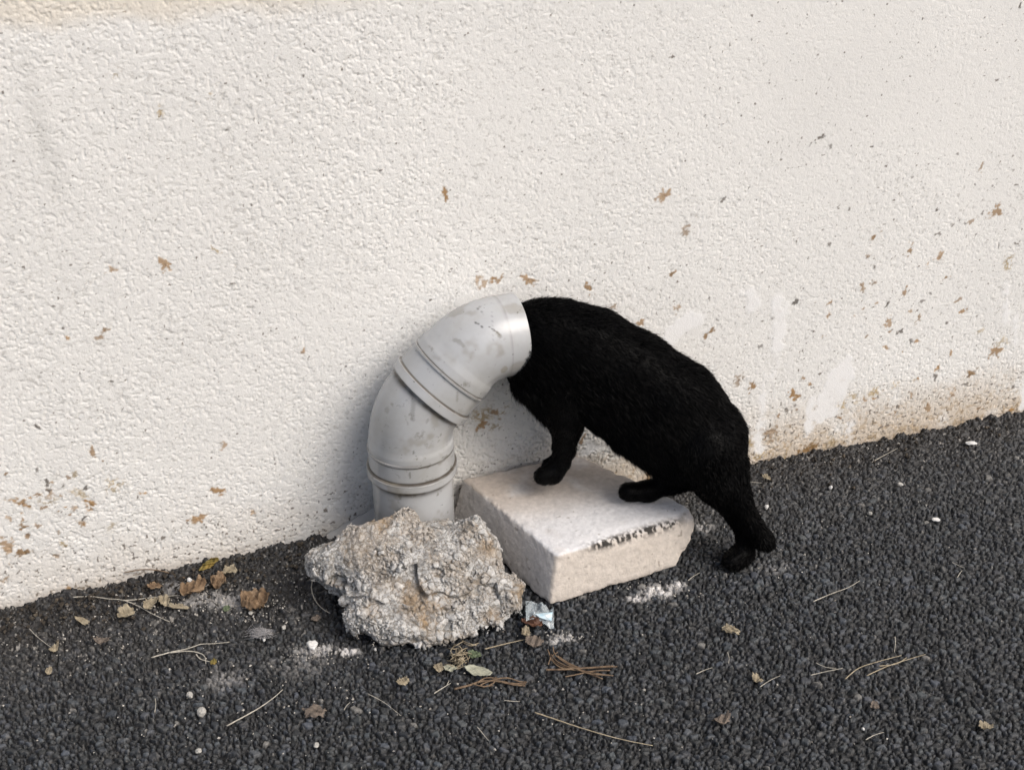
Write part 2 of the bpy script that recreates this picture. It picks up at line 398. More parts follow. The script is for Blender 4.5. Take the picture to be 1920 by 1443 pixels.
    cc = mul(nt, cell.outputs[0], gap.outputs[0]); mx = nt.nodes.new("ShaderNodeMix"); mx.data_type = 'RGBA'
    nt.links.new(at.outputs["Alpha"], mx.inputs[0]); nt.links.new(cc, mx.inputs[6]); nt.links.new(at.outputs["Color"], mx.inputs[7]); nt.links.new(mx.outputs[2], b.inputs["Base Color"])
    iv = nt.nodes.new("ShaderNodeMath"); iv.operation = 'SUBTRACT'; iv.inputs[0].default_value = 1; nt.links.new(at.outputs["Alpha"], iv.inputs[1])
    b1 = b.inputs["Normal"].links[0].from_node; b2 = nt.nodes.new("ShaderNodeBump"); b2.inputs["Distance"].default_value = .004
    nt.links.new(iv.outputs[0], b2.inputs["Strength"]); nt.links.new(gap.outputs[0], b2.inputs["Height"]); nt.links.new(b1.outputs[0], b2.inputs["Normal"]); nt.links.new(b2.outputs[0], b.inputs["Normal"])
    link("ground", me, m, kind="structure")
build_ground()

# ------------------------------------------------------------------ concrete block
H_BLK = .07
def build_block():
    def P(px, py, z): return on_z(px, py, z)
    BLt, FLt, FRt, BRt = P(868, 897, H_BLK), P(1043, 1040, H_BLK), P(1321, 960, H_BLK), P(1083, 851, H_BLK)
    FLb, FRb = P(1031, 1136, .0), P(1297, 1076, .0)
    BLb, BRb = BLt*[1, 1, 0]+[.004, 0, .0], BRt*[1, 1, 0]+[-.012, 0, 0]
    BRb = np.array([FRb[0]-(FRt[0]-BRt[0]), BRt[1], 0])
    cen = np.mean([BLt, FLt, FRt, BRt, FLb, FRb], 0)
    def plane(a, b, c):
        n = np.cross(b-a, c-a); n /= np.linalg.norm(n)
        if n@(cen-a) > 0: n = -n
        return n, a
    pl = [plane(BLt, FLt, FRt), plane(FLb, FRb, BLb), plane(FLt, FRt, FLb), plane(FLt, BLt, FLb), plane(FRt, BRt, FRb), plane(BLt, BRt, BRb)]
    h = .0015; G = grid3((.03, -.28, -.015), (.39, .03, .09), h); S = G.shape[:3]; p = G.reshape(-1, 3)
    d = np.stack([(p-a)@n for n, a in pl], 1)
    k = .0016; mx = d.max(1); sm = mx+k*np.log(np.exp((d-mx[:, None])/k).sum(1)) - k*.3
    band = np.abs(sm) < .02
    q = p[band]
    nz = (fbm3(q, .06, 201, 3)-.5)*.002+(fbm3(q, .006, 205, 2)-.5)*.0012
    # chipped arrises: two faces near at once
    ds = np.sort(d[band], 1)[:, ::-1]; edge = np.exp(-np.abs(ds[:, 1])/.006)*np.exp(-np.abs(ds[:, 0])/.012)
    chip = edge*np.maximum(0, fbm3(q, .012, 209, 3)-.45)*.009
    front = np.exp(-((d[band][:, 2])/.012)**2)*np.exp(-((d[band][:, 0])/.010)**2)*sstep(.17, .24, q[:, 0])
    chip += front*(.0025+.006*fbm3(q, .006, 214, 2))
    cr = np.exp(-(np.linalg.norm((q-FRt)/np.array([.022, .022, .02]), axis=1))**2)*.004
    sm[band] = sm[band]+nz+chip+cr
    V, F = surface_nets(sm.reshape(S), G[0, 0, 0], h)
    dv = np.stack([(V-a)@n for n, a in pl], 1)
    C = np.ones((len(V), 3))*np.array([.64, .61, .585])
    def mixc(C, m, col):
        m = np.clip(m, 0, 1)[:, None]; return C*(1-m)+np.array(col)*m
    C *= (.88+.24*fbm3(V, .03, 220, 4))[:, None]
    top = sstep(-.004, -.001, dv[:, 0])*1.0
    frontm = sstep(-.006, -.002, dv[:, 2])*(1-top)
    C = mixc(C, frontm*.5, (.55, .47, .38))
    fr = sstep(-.10, -.17, V[:, 1]-.12*(V[:, 0]-.2))
    C = mixc(C, top*fr*.9*sstep(.25, .6, fbm3(V, .03, 230, 3)+.2), (.73, .73, .74))     # white plaster dust on the front half
    bk = sstep(-.16, -.06, V[:, 1])*sstep(.3, .6, fbm3(V, .035, 235, 4)+.1)
    C = mixc(C, top*bk*.5, (.40, .31, .23))
    st = np.exp(-((dv[:, 2]+.000)/.008)**2)*np.exp(-((dv[:, 0]+.004)/.0070)**2)*sstep(.165, .22, V[:, 0])*sstep(.36, .30, V[:, 0])
    C = mixc(C, 1.7*st*sstep(.36, .58, fbm3(V*[1, 1, .5], .0036, 240, 2)+.10*(fbm3(V, .03, 242, 2)-.5)), (.05, .046, .042))
    pit = sstep(.84, .88, vnoise3(V, .0052, 244))*sstep(.45, .6, fbm3(V, .05, 245, 2)); C = mixc(C, pit*.55, (.20, .17, .14))
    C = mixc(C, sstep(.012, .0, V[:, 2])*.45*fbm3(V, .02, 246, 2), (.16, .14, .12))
    me = mesh_np("concrete_block", V, F); set_attr(me, "Tint", C)
    link("concrete_block", me, attr_mat("block_concrete", .9, (320, .6, .0016), .15, (140, .80)),
         label="pale concrete block under the cat's paws, its front edge stained black", cat="concrete block")
build_block()

# ------------------------------------------------------------------ lumpy rock of old concrete
ROCK = [(572,1052),(590,1022),(628,1000),(652,978),(700,966),(760,958),(830,964),(890,972),(922,998),(942,1030),(944,1072),(983,1098),(987,1150),(962,1188),(930,1205),(870,1212),(830,1222),(750,1220),(700,1207),(655,1195),(634,1165),(646,1132),(650,1106),(622,1082),(590,1070)]
def build_rock():
    n = np.array([0, -.69, .724]); n /= np.linalg.norm(n); O = np.array([-.05, -.20, .060])
    u = np.array([1., 0, 0]); v = np.cross(n, u)
    def onp(px, py):
        d = ray(px, py); t = ((O-CC)@n)/(d@n); p = CC+d*t-O; return p@u, p@v
    poly = np.array([onp(x, y) for x, y in ROCK])
    h = .00125; G = grid3((-.205, -.31, -.02), (.135, -.07, .16), h); S = G.shape[:3]; p = G.reshape(-1, 3)
    q = p-O; a = q@u; b = q@v; w = q@n
    # signed distance to the outline, evaluated on a 2-D lattice then looked up
    ga = np.arange(-.2, .22, .0012); gb = np.arange(-.15, .15, .0012); A, B = np.meshgrid(ga, gb, indexing='ij')
    dist = np.full(A.shape, 9.); ins = np.zeros(A.shape, bool)
    for (x0, y0), (x1, y1) in zip(poly, np.roll(poly, -1, 0)):
        dx, dy = x1-x0, y1-y0; t = np.clip(((A-x0)*dx+(B-y0)*dy)/(dx*dx+dy*dy), 0, 1)
        dist = np.minimum(dist, np.hypot(A-x0-t*dx, B-y0-t*dy))
        c = ((y0 > B) != (y1 > B)) & (A < (x1-x0)*(B-y0)/(y1-y0+1e-12)+x0); ins ^= c
    sd2 = np.where(ins, -dist, dist)
    ia = np.clip(((a-ga[0])/.0012).round().astype(int), 0, len(ga)-1); ib = np.clip(((b-gb[0])/.0012).round().astype(int), 0, len(gb)-1)
    s2 = sd2[ia, ib]+.0035+.006*sstep(.03, .09, b)
    # thickness: domed front, thick body, thinner at the left lobe
    bulge = .014*np.clip(-s2/.06, 0, 1)
    th = .022+.043*sstep(-.15, -.05, a)
    sw = np.abs(w+.030)-(th*.5+bulge+.012)
    r = .022
    qa = np.maximum(s2+r, 0); qb = np.maximum(sw+r, 0)
    sd = np.hypot(qa, qb)+np.minimum(np.maximum(s2+r, sw+r), 0)-r
    sd = np.maximum(sd, .002-p[:, 2])
    band = np.abs(sd) < .022
    P = p[band]; N = len(P)
    big = (fbm3(P, .055, 301, 3)-.5)*.030+(np.abs(fbm3(P, .020, 304, 3)-.5)-.12)*.016
    sr = np.random.default_rng(77); seeds = np.stack([sr.uniform(-.19, .11, 16), sr.uniform(-.27, -.10, 16), sr.uniform(.0, .13, 16)], 1)
    Pw = P+(np.stack([fbm3(P, .02, 371, 2), fbm3(P, .02, 372, 2), fbm3(P, .02, 373, 2)], 1)-.5)*.02
    ns = np.argmin(((Pw[:, None, :]-seeds[None])**2).sum(2), 1); tl = sr.normal(0, .16, (16, 3)); off = sr.normal(0, .0025, 16)
    big += np.clip(((P-seeds[ns])*tl[ns]).sum(1)+off[ns], -.0045, .0055)
    # aggregate: cellular pebbles of two sizes
    def worley(P, cs, seed):
        W = P+(np.stack([fbm3(P, cs*1.2, seed+5, 1), fbm3(P, cs*1.2, seed+6, 1), fbm3(P, cs*1.2, seed+7, 1)], 1)-.5)*cs*.6
        rg = np.random.default_rng(seed); J = rg.random((64, 64, 64, 3)).astype(np.float32); Rw = rg.random((64, 64, 64)).astype(np.float32)
        c = np.floor(W/cs).astype(np.int64); d1 = np.full(N, 9.); d2 = d1.copy(); hid = np.zeros(N)
        for i in (-1, 0, 1):
            for j in (-1, 0, 1):
                for k in (-1, 0, 1):
                    e = c+[i, j, k]; em = e % 64; jj = J[em[:, 0], em[:, 1], em[:, 2]]; rr = Rw[em[:, 0], em[:, 1], em[:, 2]]
                    d = np.linalg.norm(W-(e+jj)*cs, axis=1)/cs-.35*rr
                    m = d < d1; d2 = np.where(m, d1, np.minimum(d2, d)); hid = np.where(m, rr, hid); d1 = np.where(m, d, d1)
        return d1, d2-d1, hid
    e1, g1, h1 = worley(P, .0088, 311); e2, g2, h2 = worley(P, .0046, 321)
    sel = sstep(.50, .60, fbm3(P, .022, 331, 2))
    peb = (-.0052*sstep(0.02, .26, g1)-.0026*(h1-.5))*sel+(-.0030*sstep(0, .28, g2)-.0020*h2)*(1-.45*sel)
    mort = sstep(.44, .60, fbm3(P, .035, 341, 3))                # patches where mortar still fills the gaps
    sd[band] = sd[band]+big+peb*(1-.7*mort)+.0030-.006*np.abs(fbm3(P, .03, 348, 2)-.5)+(fbm3(P, .0060, 345, 3)-.5)*.0042
    sd = np.maximum(sd, .0015-p[:, 2])
    V, F = surface_nets(sd.reshape(S), G[0, 0, 0], h)
    # colour, looked up at the vertices
    P = V; N = len(V); e1, g1, h1 = worley(P, .0088, 311); e2, g2, h2 = worley(P, .0046, 321)
    C = np.array([.55, .55, .545])*(.52+.62*np.where(sstep(.50, .60, fbm3(P, .022, 331, 2)) > .5, h1, h2)[:, None])
    C = C*np.array([1, .99, .97])
    gap = (1-sstep(.02, .14, np.where(sstep(.50, .60, fbm3(P, .022, 331, 2)) > .5, g1, g2)))[:, None]*.8; C = C*(1-gap)+np.array([.17, .145, .115])*gap
    
    br = (sstep(.50, .66, fbm3(P, .030, 351, 4)+.10*(h2-.4)))[:, None]*.36
    C = C*(1-br)+np.array([.27, .20, .125])*br*(.75+.5*h2[:, None])
    def patch(px, py, r, amt, C):
        d = ray(px, py); t = ((O+n*.01-CC)@n)/(d@n); c = CC+d*t
        m = np.clip((1-sstep(.4, 1.1, np.linalg.norm(V-c, axis=1)/r+.9*(fbm3(V, .012, 360, 3)-.5)))*amt*.85*(.55+.6*h2), 0, 1)[:, None]
        return C*(1-m)+np.array([.26, .175, .09])*m*(.7+.6*h2[:, None])
    for t in [(715,975,.022,.8),(790,1130,.036,.75),(905,1020,.022,.6),(975,1110,.018,.75),(690,1040,.018,.5),(920,1150,.02,.5),(800,1180,.02,.6),(700,1140,.02,.45),(955,1195,.016,.6)]: C = patch(*t, C)
    me = mesh_np("concrete_rock", V, F); set_attr(me, "Tint", C)
    link("concrete_rock", me, attr_mat("old_concrete", .95, (450, .8, .0022), .12, (220, .62)),
         label="lumpy grey and brown chunk of crumbling concrete leaning against the pipe foot", cat="rock")
build_rock()

# ------------------------------------------------------------------ grey drain pipe
def pvc():
    m, nt, b = new_mat("grey_pvc")
    n = noise_node(nt, 14, 5, .6); r = ramp(nt, n.outputs[0], [(.30, (.33, .33, .315)), (.52, (.39, .398, .405)), (.75, (.43, .445, .46))])
    s = noise_node(nt, 60, 4, .6); rs = ramp(nt, s.outputs[0], [(.27, (.45, .42, .36)), (.37, (1, 1, 1))])
    sc = noise_node(nt, 170, 2, .5); rc = ramp(nt, sc.outputs[0], [(.24, (.42, .40, .36)), (.29, (1, 1, 1))])
    a = nt.nodes.new("ShaderNodeAttribute"); a.attribute_name = "Tint"
    c = mul(nt, mul(nt, mul(nt, r.outputs[0], rs.outputs[0], .7), rc.outputs[0], .7), a.outputs["Color"])
    nt.links.new(c, b.inputs["Base Color"])
    rr = nt.nodes.new("ShaderNodeMapRange"); rr.inputs[3].default_value = .13; rr.inputs[4].default_value = .33
    nt.links.new(n.outputs[0], rr.inputs[0]); nt.links.new(rr.outputs[0], b.inputs["Roughness"])
    bump_node(nt, b, noise_node(nt, 35, 3).outputs[0], .25, .0015)
    return m
PVC = pvc()
PX0, PY0 = -.0155, -.075
AL = math.radians(3)
PE = np.array([math.cos(AL), math.sin(AL), 0]); PZ = np.array([0, 0, 1.])
RB = .08; Z1 = .193; L45 = .0593+.006; LEND = .0235
def pipe_axis(s):
    """arc length along the bent axis from z = 0"""
    o = np.array([PX0, PY0, 0.])
    if s < Z1: return o+PZ*s, PZ
    s -= Z1; q = RB*math.pi/4
    if s < q:
        t = s/RB; return o+PZ*(Z1+RB*math.sin(t))+PE*RB*(1-math.cos(t)), PZ*math.cos(t)+PE*math.sin(t)
    o = o+PZ*(Z1+RB*math.sin(math.pi/4))+PE*RB*(1-math.cos(math.pi/4)); d = (PZ+PE)/math.sqrt(2); s -= q
    if s < L45: return o+d*s, d
    o = o+d*L45; s -= L45
    if s < q:
        t = s/RB; c = o+(PE-PZ)/math.sqrt(2)*RB
        return c-((PE-PZ)/math.sqrt(2)*math.cos(t)-(PE+PZ)/math.sqrt(2)*math.sin(t))*RB, d*math.cos(t)+(PE-PZ)/math.sqrt(2)*math.sin(t)
    o = o+d*RB*math.sin(math.pi/4)+(PE-PZ)/math.sqrt(2)*RB*(1-math.cos(math.pi/4)); s -= q
    return o+PE*s, PE
Q45 = RB*math.pi/4; S_MID = Z1+Q45+.004; S_B2 = Z1+Q45+L45; S_END = S_B2+Q45+LEND
def sweep(name, prof, parent=None, wall=.0035, inner=True, tintf=None, seg=200, arc=None):
    """prof: list of (s, r); revolved along the pipe axis; closed with an inner skin"""
    pr = []
    for (s0, r0), (s1, r1) in zip(prof[:-1], prof[1:]):
        k = max(1, int((s1-s0)/.0014)); pr += [(s0+(s1-s0)*i/k, r0+(r1-r0)*i/k) for i in range(k)]
    pr.append(prof[-1])
    if inner: pr = pr+[(s, r-wall) for s, r in pr[::-1]]
    side = np.cross(PE, PZ); V = []; F = []; T = []; ns = seg
    a0, a1 = (0, 2*math.pi) if arc is None else arc
    closed = arc is None; na = ns if closed else ns+1
    for s, r in pr:
        c, t = pipe_axis(s); nrm = np.cross(side, t)
        for k in range(na):
            a = a0+(a1-a0)*k/ns; rr = r
            if arc is not None: rr = r-.0030*(1-min(1, min(k, ns-k)/6))
            V.append(c+(math.cos(a)*side+math.sin(a)*nrm)*rr); T.append(s)
    n = len(pr)
    for i in range(n if inner else n-1):
        j = (i+1) % n
        for k in range(ns):
            l = (k+1) % na if closed else k+1
            F.append((i*na+k, i*na+l, j*na+l, j*na+k))
    V = np.array(V); F = np.array(F)[:, ::-1]
    me = mesh_np(name, V, F); T = np.array(T)
    tint = np.ones((len(V), 3)) if tintf is None else tintf(T, V)
    set_attr(me, "Tint", tint)
    me.materials.append(PVC)
    bm = bmesh.new(); bm.from_mesh(me); bmesh.ops.recalc_face_normals(bm, faces=bm.faces)
    for e in bm.edges:
        if len(e.link_faces) == 2 and e.calc_face_angle(0) > math.radians(28): e.smooth = False
    bm.to_mesh(me); bm.free()
    return link(name, me, None, parent)
def grime(lines):
    def f(T, V):
        m = np.ones((len(T), 3))
        nz = fbm3(V, .012, 401, 3)
        for s, w, amt in lines:
            k = np.exp(-((T-s)/w)**2)*amt*(.4+1.2*nz); k = np.clip(k, 0, .9)[:, None]
            m = m*(1-k)+np.array([.15, .115, .08])*k
        d = (sstep(.60, .72, fbm3(V, .03, 405, 4))*.4)[:, None]
        return marks(V, m*(1-d)+np.array([.55, .49, .38])*d*1.0)
    return f
MARKS = [([(889,603),(892,606),(898,607),(904,614)],1.1,.85,(.10,.09,.08)),([(917,612),(922,616),(930,621),(936,627)],1.1,.85,(.10,.09,.08)),([(934,626),(938,630)],3.5,.6,(.30,.27,.2)),([(775,752),(774,764),(774,776),(774,786)],4.0,.5,(.50,.49,.48)),
 ([(725,766),(726,772)],4,.4,(.5,.48,.44)),([(853,637),(862,640),(868,648)],4,.45,(.45,.42,.34)),([(943,695),(948,690)],5,.5,(.5,.42,.25)),([(858,735),(857,752)],2,.4,(.35,.3,.22)),([(800,792),(803,786)],2,.4,(.4,.38,.34)),([(775,846),(776,849)],2,.6,(.2,.18,.15)),([(830,858),(838,855)],2,.5,(.3,.28,.24)),([(769,895),(768,887)],2,.6,(.25,.22,.18)),([(822,870),(835,862)],1.6,.5,(.35,.33,.3)),([(922,585),(923,600),(925,640)],.8,.35,(.3,.3,.3)),([(892,576),(905,586),(917,606)],.8,.5,(.2,.2,.2))]
def marks(V, tint):
    d = V-CC; z = d@CF; X = IW/2+FPX*(d@CR)/z; Y = IH/2-FPX*(d@CU)/z
    near = z < np.percentile(z, 50)
    for pts, w, amt, col in MARKS:
        best = np.full(len(V), 99.)
        for (x0, y0), (x1, y1) in zip(pts[:-1], pts[1:]):
            ax, ay = x1-x0, y1-y0; t = np.clip(((X-x0)*ax+(Y-y0)*ay)/(ax*ax+ay*ay), 0, 1); best = np.minimum(best, np.hypot(X-x0-t*ax, Y-y0-t*ay))
        k = ((1-sstep(w*.7, w*1.2, best+.8*w*(fbm3(V, .004, 411, 2)-.5)))*amt*near)[:, None]; tint = tint*(1-k)+np.array(col)*k
    return tint
def build_pipe():
    root = link("drain_pipe", None, label="grey plastic drain pipe bent over like a swan neck with the cat's head inside", cat="drain pipe")
    root.location = (PX0, PY0, 0)
    def P(o): o.matrix_parent_inverse = Matrix.Translation((-PX0, -PY0, 0)); return o
    P(sweep("lower_tube", [(-.03, .0545), (.155, .0545)], root, tintf=grime([(.138, .004, .8), (.07, .03, .25)])))
    sL = .142
    e1 = P(sweep("elbow", [(sL, .0585), (sL+.0012, .0608), (sL+.011, .0608), (sL+.0125, .0590), (sL+.0132, .0574), (sL+.043, .0572), (sL+.049, .0569), (sL+.056, .0552), (Z1+.012, .0547), (S_MID+.03, .0548)],
             root, wall=.0032, tintf=grime([(sL+.0135, .0018, 1.3), (sL, .002, 1.1), (sL+.0382, .0011, 1.0), (S_MID-.003, .003, 1.0)])))
    sweep("rib", [(sL+.0385, .0570), (sL+.0395, .0586), (sL+.0415, .0586), (sL+.0425, .0570)], e1, wall=.002, arc=(math.radians(-2), math.radians(150)), seg=90, tintf=grime([(sL+.0425, .0015, .6)]))
    sM = S_MID
    e2 = P(sweep("elbow", [(sM, .0583), (sM+.0012, .0605), (sM+.012, .0605), (sM+.0135, .0588), (sM+.0142, .0572), (sM+.046, .0570), (sM+.056, .0566), (sM+.066, .0548), (S_B2+.012, .0544), (S_B2+Q45, .0538), (S_END-.0008, .0538), (S_END, .0533)],
             root, wall=.0030, tintf=grime([(sM+.0138, .0012, 1.0), (sM-.0005, .0018, 1.1), (sM+.0445, .0011, .9), (S_END-.0255, .0007, .4)])))
    sweep("rib", [(sM+.0405, .0567), (sM+.0412, .0592), (sM+.0432, .0592), (sM+.0440, .0567)], e2, wall=.002, arc=(math.radians(-50), math.radians(115)), seg=90, tintf=grime([(sM+.0440, .0015, .5)]))
build_pipe()

# smooth render fillet between the pipe foot and the wall
def build_fillet():
    a = on_y(640, 985, -.004); b = on_y(716, 943, -.004)
    V = []; F = []; n = 26; m = 8
    for i in range(n+1):
        t = i/n; x = -.130+.115*t
        zt = min(.043, .0165+.47*(x+.1072))+.0008*math.sin(t*9); d = .022+.012*t
        for j in range(m+1):
            s = j/m; ang = s*math.pi/2
            V.append((x, -.002-d*s, zt*math.cos(ang*.93)+.001*math.sin(i*1.3+j*2.1)-.012*s))
        V.append((x, .004, -.02)) 
    w = m+2
    for i in range(n):
        for j in range(m): F.append((i*w+j, i*w+j+1, (i+1)*w+j+1, (i+1)*w+j))
        F.append((i*w+m, i*w+m+1, (i+1)*w+m+1, (i+1)*w+m)); F.append((i*w+m+1, i*w, (i+1)*w, (i+1)*w+m+1))
    F.append(tuple(range(w))); F.append(tuple(n*w+k for k in range(w))[::-1])
    link("mortar_fillet", mesh_py("mortar_fillet", V, F), simple_mat("smooth_mortar", [(.3, (.36, .34, .31)), (.7, (.46, .44, .41))], 30, .8, (250, .3, .001)),
         label="smooth grey mortar ledge at the wall foot, left of the pipe", cat="mortar ledge")
build_fillet()

# ------------------------------------------------------------------ black cat
def cat_nodes():
    N = {}
    def n(px, py, y, r): P = on_y(px, py, y); return P, r*px_size(P)
    prim = []                                                   # (a, ra, b, rb, lateral squash, fur length)
    def chain(pts, sq=1.0, fur=.011):
        q = [n(*p) for p in pts]
        for (a, ra), (b, rb) in zip(q[:-1], q[1:]): prim.append((a, ra, b, rb, sq, fur))
    # head and neck inside the pipe
    chain([(888, 640, -.076, 40), (905, 640, -.076, 50), (950, 636, -.077, 56)], 1, .004)
    chain([(950, 636, -.077, 56), (1003, 643, -.078, 76), (1032, 652, -.082, 95)], .74, .008)
    # torso
    chain([(1030, 652, -.084, 93), (1095, 676, -.098, 102), (1172, 721, -.120, 104), (1250, 774, -.150, 105), (1303, 820, -.172, 92)], .78, .0085)
    chain([(1003, 715, -.088, 42), (1048, 740, -.092, 50), (1095, 728, -.105, 46)], .9, .013)   # chest
    chain([(1190, 792, -.120, 58), (1250, 838, -.145, 50)], .95, .014)                            # belly fold
    # near front leg (left) and far front leg
    chain([(1060, 728, -.110, 48), (1059, 785, -.104, 31), (1056, 835, -.098, 17), (1051, 866, -.095, 16), (1036, 886, -.097, 17), (1018, 892, -.098, 16)], 1, .0035)
    chain([(1070, 740, -.070, 46), (1068, 800, -.066, 23), (1063, 845, -.062, 14), (1048, 866, -.060, 14), (1030, 872, -.062, 13)], 1, .0035)
    # hind leg on the block
    chain([(1275, 830, -.140, 66), (1262, 860, -.145, 45), (1290, 893, -.150, 24), (1262, 905, -.150, 18), (1215, 920, -.148, 17), (1178, 922, -.147, 17)], 1, .004)
    # hind leg standing on the ground
    chain([(1322, 838, -.200, 66), (1347, 895, -.212, 47), (1387, 962, -.222, 24), (1400, 1003, -.226, 16), (1395, 1036, -.232, 16), (1380, 1049, -.236, 18), (1370, 1052, -.238, 15)], 1, .005)
    # tail
    chain([(1370, 815, -.195, 26), (1380, 870, -.224, 19), (1388, 930, -.238, 16), (1411, 985, -.242, 17), (1431, 1011, -.244, 16), (1440, 1022, -.244, 11)], 1, .0065)
    # ears and muzzle (inside the pipe)
    chain([(905, 625, -.062, 12), (900, 612, -.060, 5)], 1, .003); chain([(905, 628, -.088, 12), (900, 616, -.089, 5)], 1, .003)
    chain([(880, 652, -.076, 24), (866, 656, -.076, 15)], 1, .003)
    return prim
def cat_body():
    prim = cat_nodes(); h = .0032
    G = grid3((-.02, -.30, -.006), (.50, -.01, .42), h); S = G.shape[:3]; p = G.reshape(-1, 3).astype(np.float32)
    L = np.array([-.45, .89, 0]); L = np.array([.30, .954, 0]); L /= np.linalg.norm(L)    # sideways across the body
    sd = np.full(len(p), .2, np.float32); k = .010
    def field(p, pr):
        a, ra, b, rb, sq, fur = pr
        q = p-a; ab = b-a; t = np.clip((q@ab)/(ab@ab), 0, 1); d = q-t[:, None]*ab
        if sq != 1.0: d = d+((d@L)*(1/sq-1))[:, None]*L
        return np.linalg.norm(d, axis=1)-(ra+(rb-ra)*t)
    for pr in prim:
        lo = np.minimum(pr[0], pr[2])-max(pr[1], pr[3])-.03; hi = np.maximum(pr[0], pr[2])+max(pr[1], pr[3])+.03
        m = np.all((p > lo) & (p < hi), 1); f = field(p[m], pr); s = sd[m]
        hh = np.clip(.5+.5*(s-f)/k, 0, 1); sd[m] = s*(1-hh)+f*hh-k*hh*(1-hh)
    V, F = surface_nets(sd.reshape(S), G[0, 0, 0], h)
    # fur direction and length from the nearest bone
    best = np.full(len(V), 9.); dirn = np.zeros((len(V), 3)); fl = np.zeros(len(V))
    for pr in prim:
        f = field(V, pr); m = f < best; best = np.where(m, f, best); ax = pr[2]-pr[0]; ax = ax/np.linalg.norm(ax)
        dirn[m] = ax; fl[m] = pr[5]
    return V, F, dirn, fl
def fur_mat():
    m, nt, b = new_mat("black_fur"); n = noise_node(nt, 25, 3)
    r = ramp(nt, n.outputs[0], [(.3, (.0016, .0016, .0018)), (.7, (.0032, .0031, .0032))]); nt.links.new(r.outputs[0], b.inputs["Base Color"])
    b.inputs["Roughness"].default_value = .48; b.inputs["Specular IOR Level"].default_value = .065
    return m
def build_cat():
    V, F, D, FL = cat_body(); fm = fur_mat()
    me = mesh_np("cat", V, F)
    cat = link("cat", me, fm, label="black cat with its head inside the grey drain pipe, one hind paw on the asphalt", cat="cat")
    # strands
    rg = np.random.default_rng(77)
    a, b, c, d = (V[F[:, i]] for i in range(4))
    nf = np.cross(c-a, d-b); ar = np.linalg.norm(nf, axis=1); nf = nf/np.maximum(ar, 1e-12)[:, None]; ar = ar*.5
    outside = np.ones(len(F)); cen = (a+b+c+d)/4
    ar = ar*np.where(cen[:, 0] < .118, 0, 1.0)                         # none deep inside the pipe
    ar = ar*np.where(cen[:, 2] < .004, 0, 1)
    NS = 120000
    fi = rg.choice(len(F), NS, p=ar/ar.sum()); u = rg.random((NS, 1)); v = rg.random((NS, 1))
    P = (a[fi]*(1-u)+b[fi]*u)*(1-v)+(d[fi]*(1-u)+c[fi]*u)*v; N = nf[fi]
    T = D[F[fi, 0]]; T = T-(T*N).sum(1)[:, None]*N; T /= np.maximum(np.linalg.norm(T, axis=1), 1e-6)[:, None]
    ln = FL[F[fi, 0]]*(.55+.8*rg.random(NS)); ln = ln*np.where(rg.random(NS) > .95, 1.6, 1)
    J = rg.normal(0, .18, (NS, 3)); cl = (np.stack([fbm3(P, .012, 501, 2), fbm3(P, .012, 502, 2), fbm3(P, .012, 503, 2)], 1)-.5)*.7
    d0 = N*.62+T*.85+J*.6+cl*.7+np.array([0, 0, -.10]); d0 /= np.linalg.norm(d0, axis=1)[:, None]
    d1 = N*.20+T*1.0+J+cl+np.array([0, 0, -.22]); d1 /= np.linalg.norm(d1, axis=1)[:, None]
    p0 = P-N*.0008; p1 = P+d0*(ln*.5)[:, None]; p2 = p1+d1*(ln*.5)[:, None]
    W = np.cross(d0, rg.normal(0, 1, (NS, 3))); W /= np.linalg.norm(W, axis=1)[:, None]; wd = (.00022+.00016*rg.random(NS))[:, None]
    vv = np.stack([p0-W*wd, p0+W*wd, p1-W*wd*.75, p1+W*wd*.75, p2-W*wd*.12, p2+W*wd*.12], 1).reshape(-1, 3)
    i0 = (np.arange(NS)*6)[:, None]; ff = np.concatenate([i0+[0, 1, 3, 2], i0+[2, 3, 5, 4]])
    link("fur", mesh_np("fur", vv, ff), fm, cat)
build_cat()

# ------------------------------------------------------------------ litter on the ground
STRAW = simple_mat("dry_straw", [(.3, (.22, .18, .12)), (.7, (.42, .36, .26))], 120, .7)
TWIGB = simple_mat("brown_twig", [(.3, (.075, .05, .033)), (.7, (.22, .155, .10))], 120, .8)
BARE = simple_mat("grey_straw", [(.3, (.27, .25, .21)), (.7, (.48, .45, .39))], 120, .7)
LEAFB = simple_mat("brown_leaf", [(.3, (.06, .036, .02)), (.52, (.17, .112, .066)), (.75, (.30, .22, .145))], 90, .75, (400, .4, .001))
LEAFP = simple_mat("pale_leaf", [(.3, (.17, .14, .095)), (.7, (.33, .285, .205))], 90, .75, (400, .4, .001))
LEAFO = simple_mat("olive_leaf", [(.35, (.10, .09, .025)), (.7, (.28, .19, .05))], 60, .6)
LEAFG = simple_mat("green_grey_leaf", [(.3, (.25, .25, .19)), (.7, (.38, .38, .30))], 60, .6)
LEAFR = simple_mat("dark_red_leaf", [(.3, (.045, .022, .015)), (.7, (.13, .06, .035))], 60, .55)
LEAFM = simple_mat("mauve_brown_leaf", [(.3, (.09, .075, .062)), (.7, (.18, .145, .118))], 80, .75)
WHITE = simple_mat("white_plaster", [(.3, (.48, .47, .45)), (.7, (.66, .66, .65))], 80, .9, (500, .4, .001))
PEB = simple_mat("pale_pebble", [(.3, (.27, .26, .24)), (.7, (.42, .41, .38))], 90, .8, (400, .3, .0008))
GREEN = simple_mat("fresh_green", [(.3, (.06, .08, .045)), (.7, (.12, .15, .085))], 60, .6)

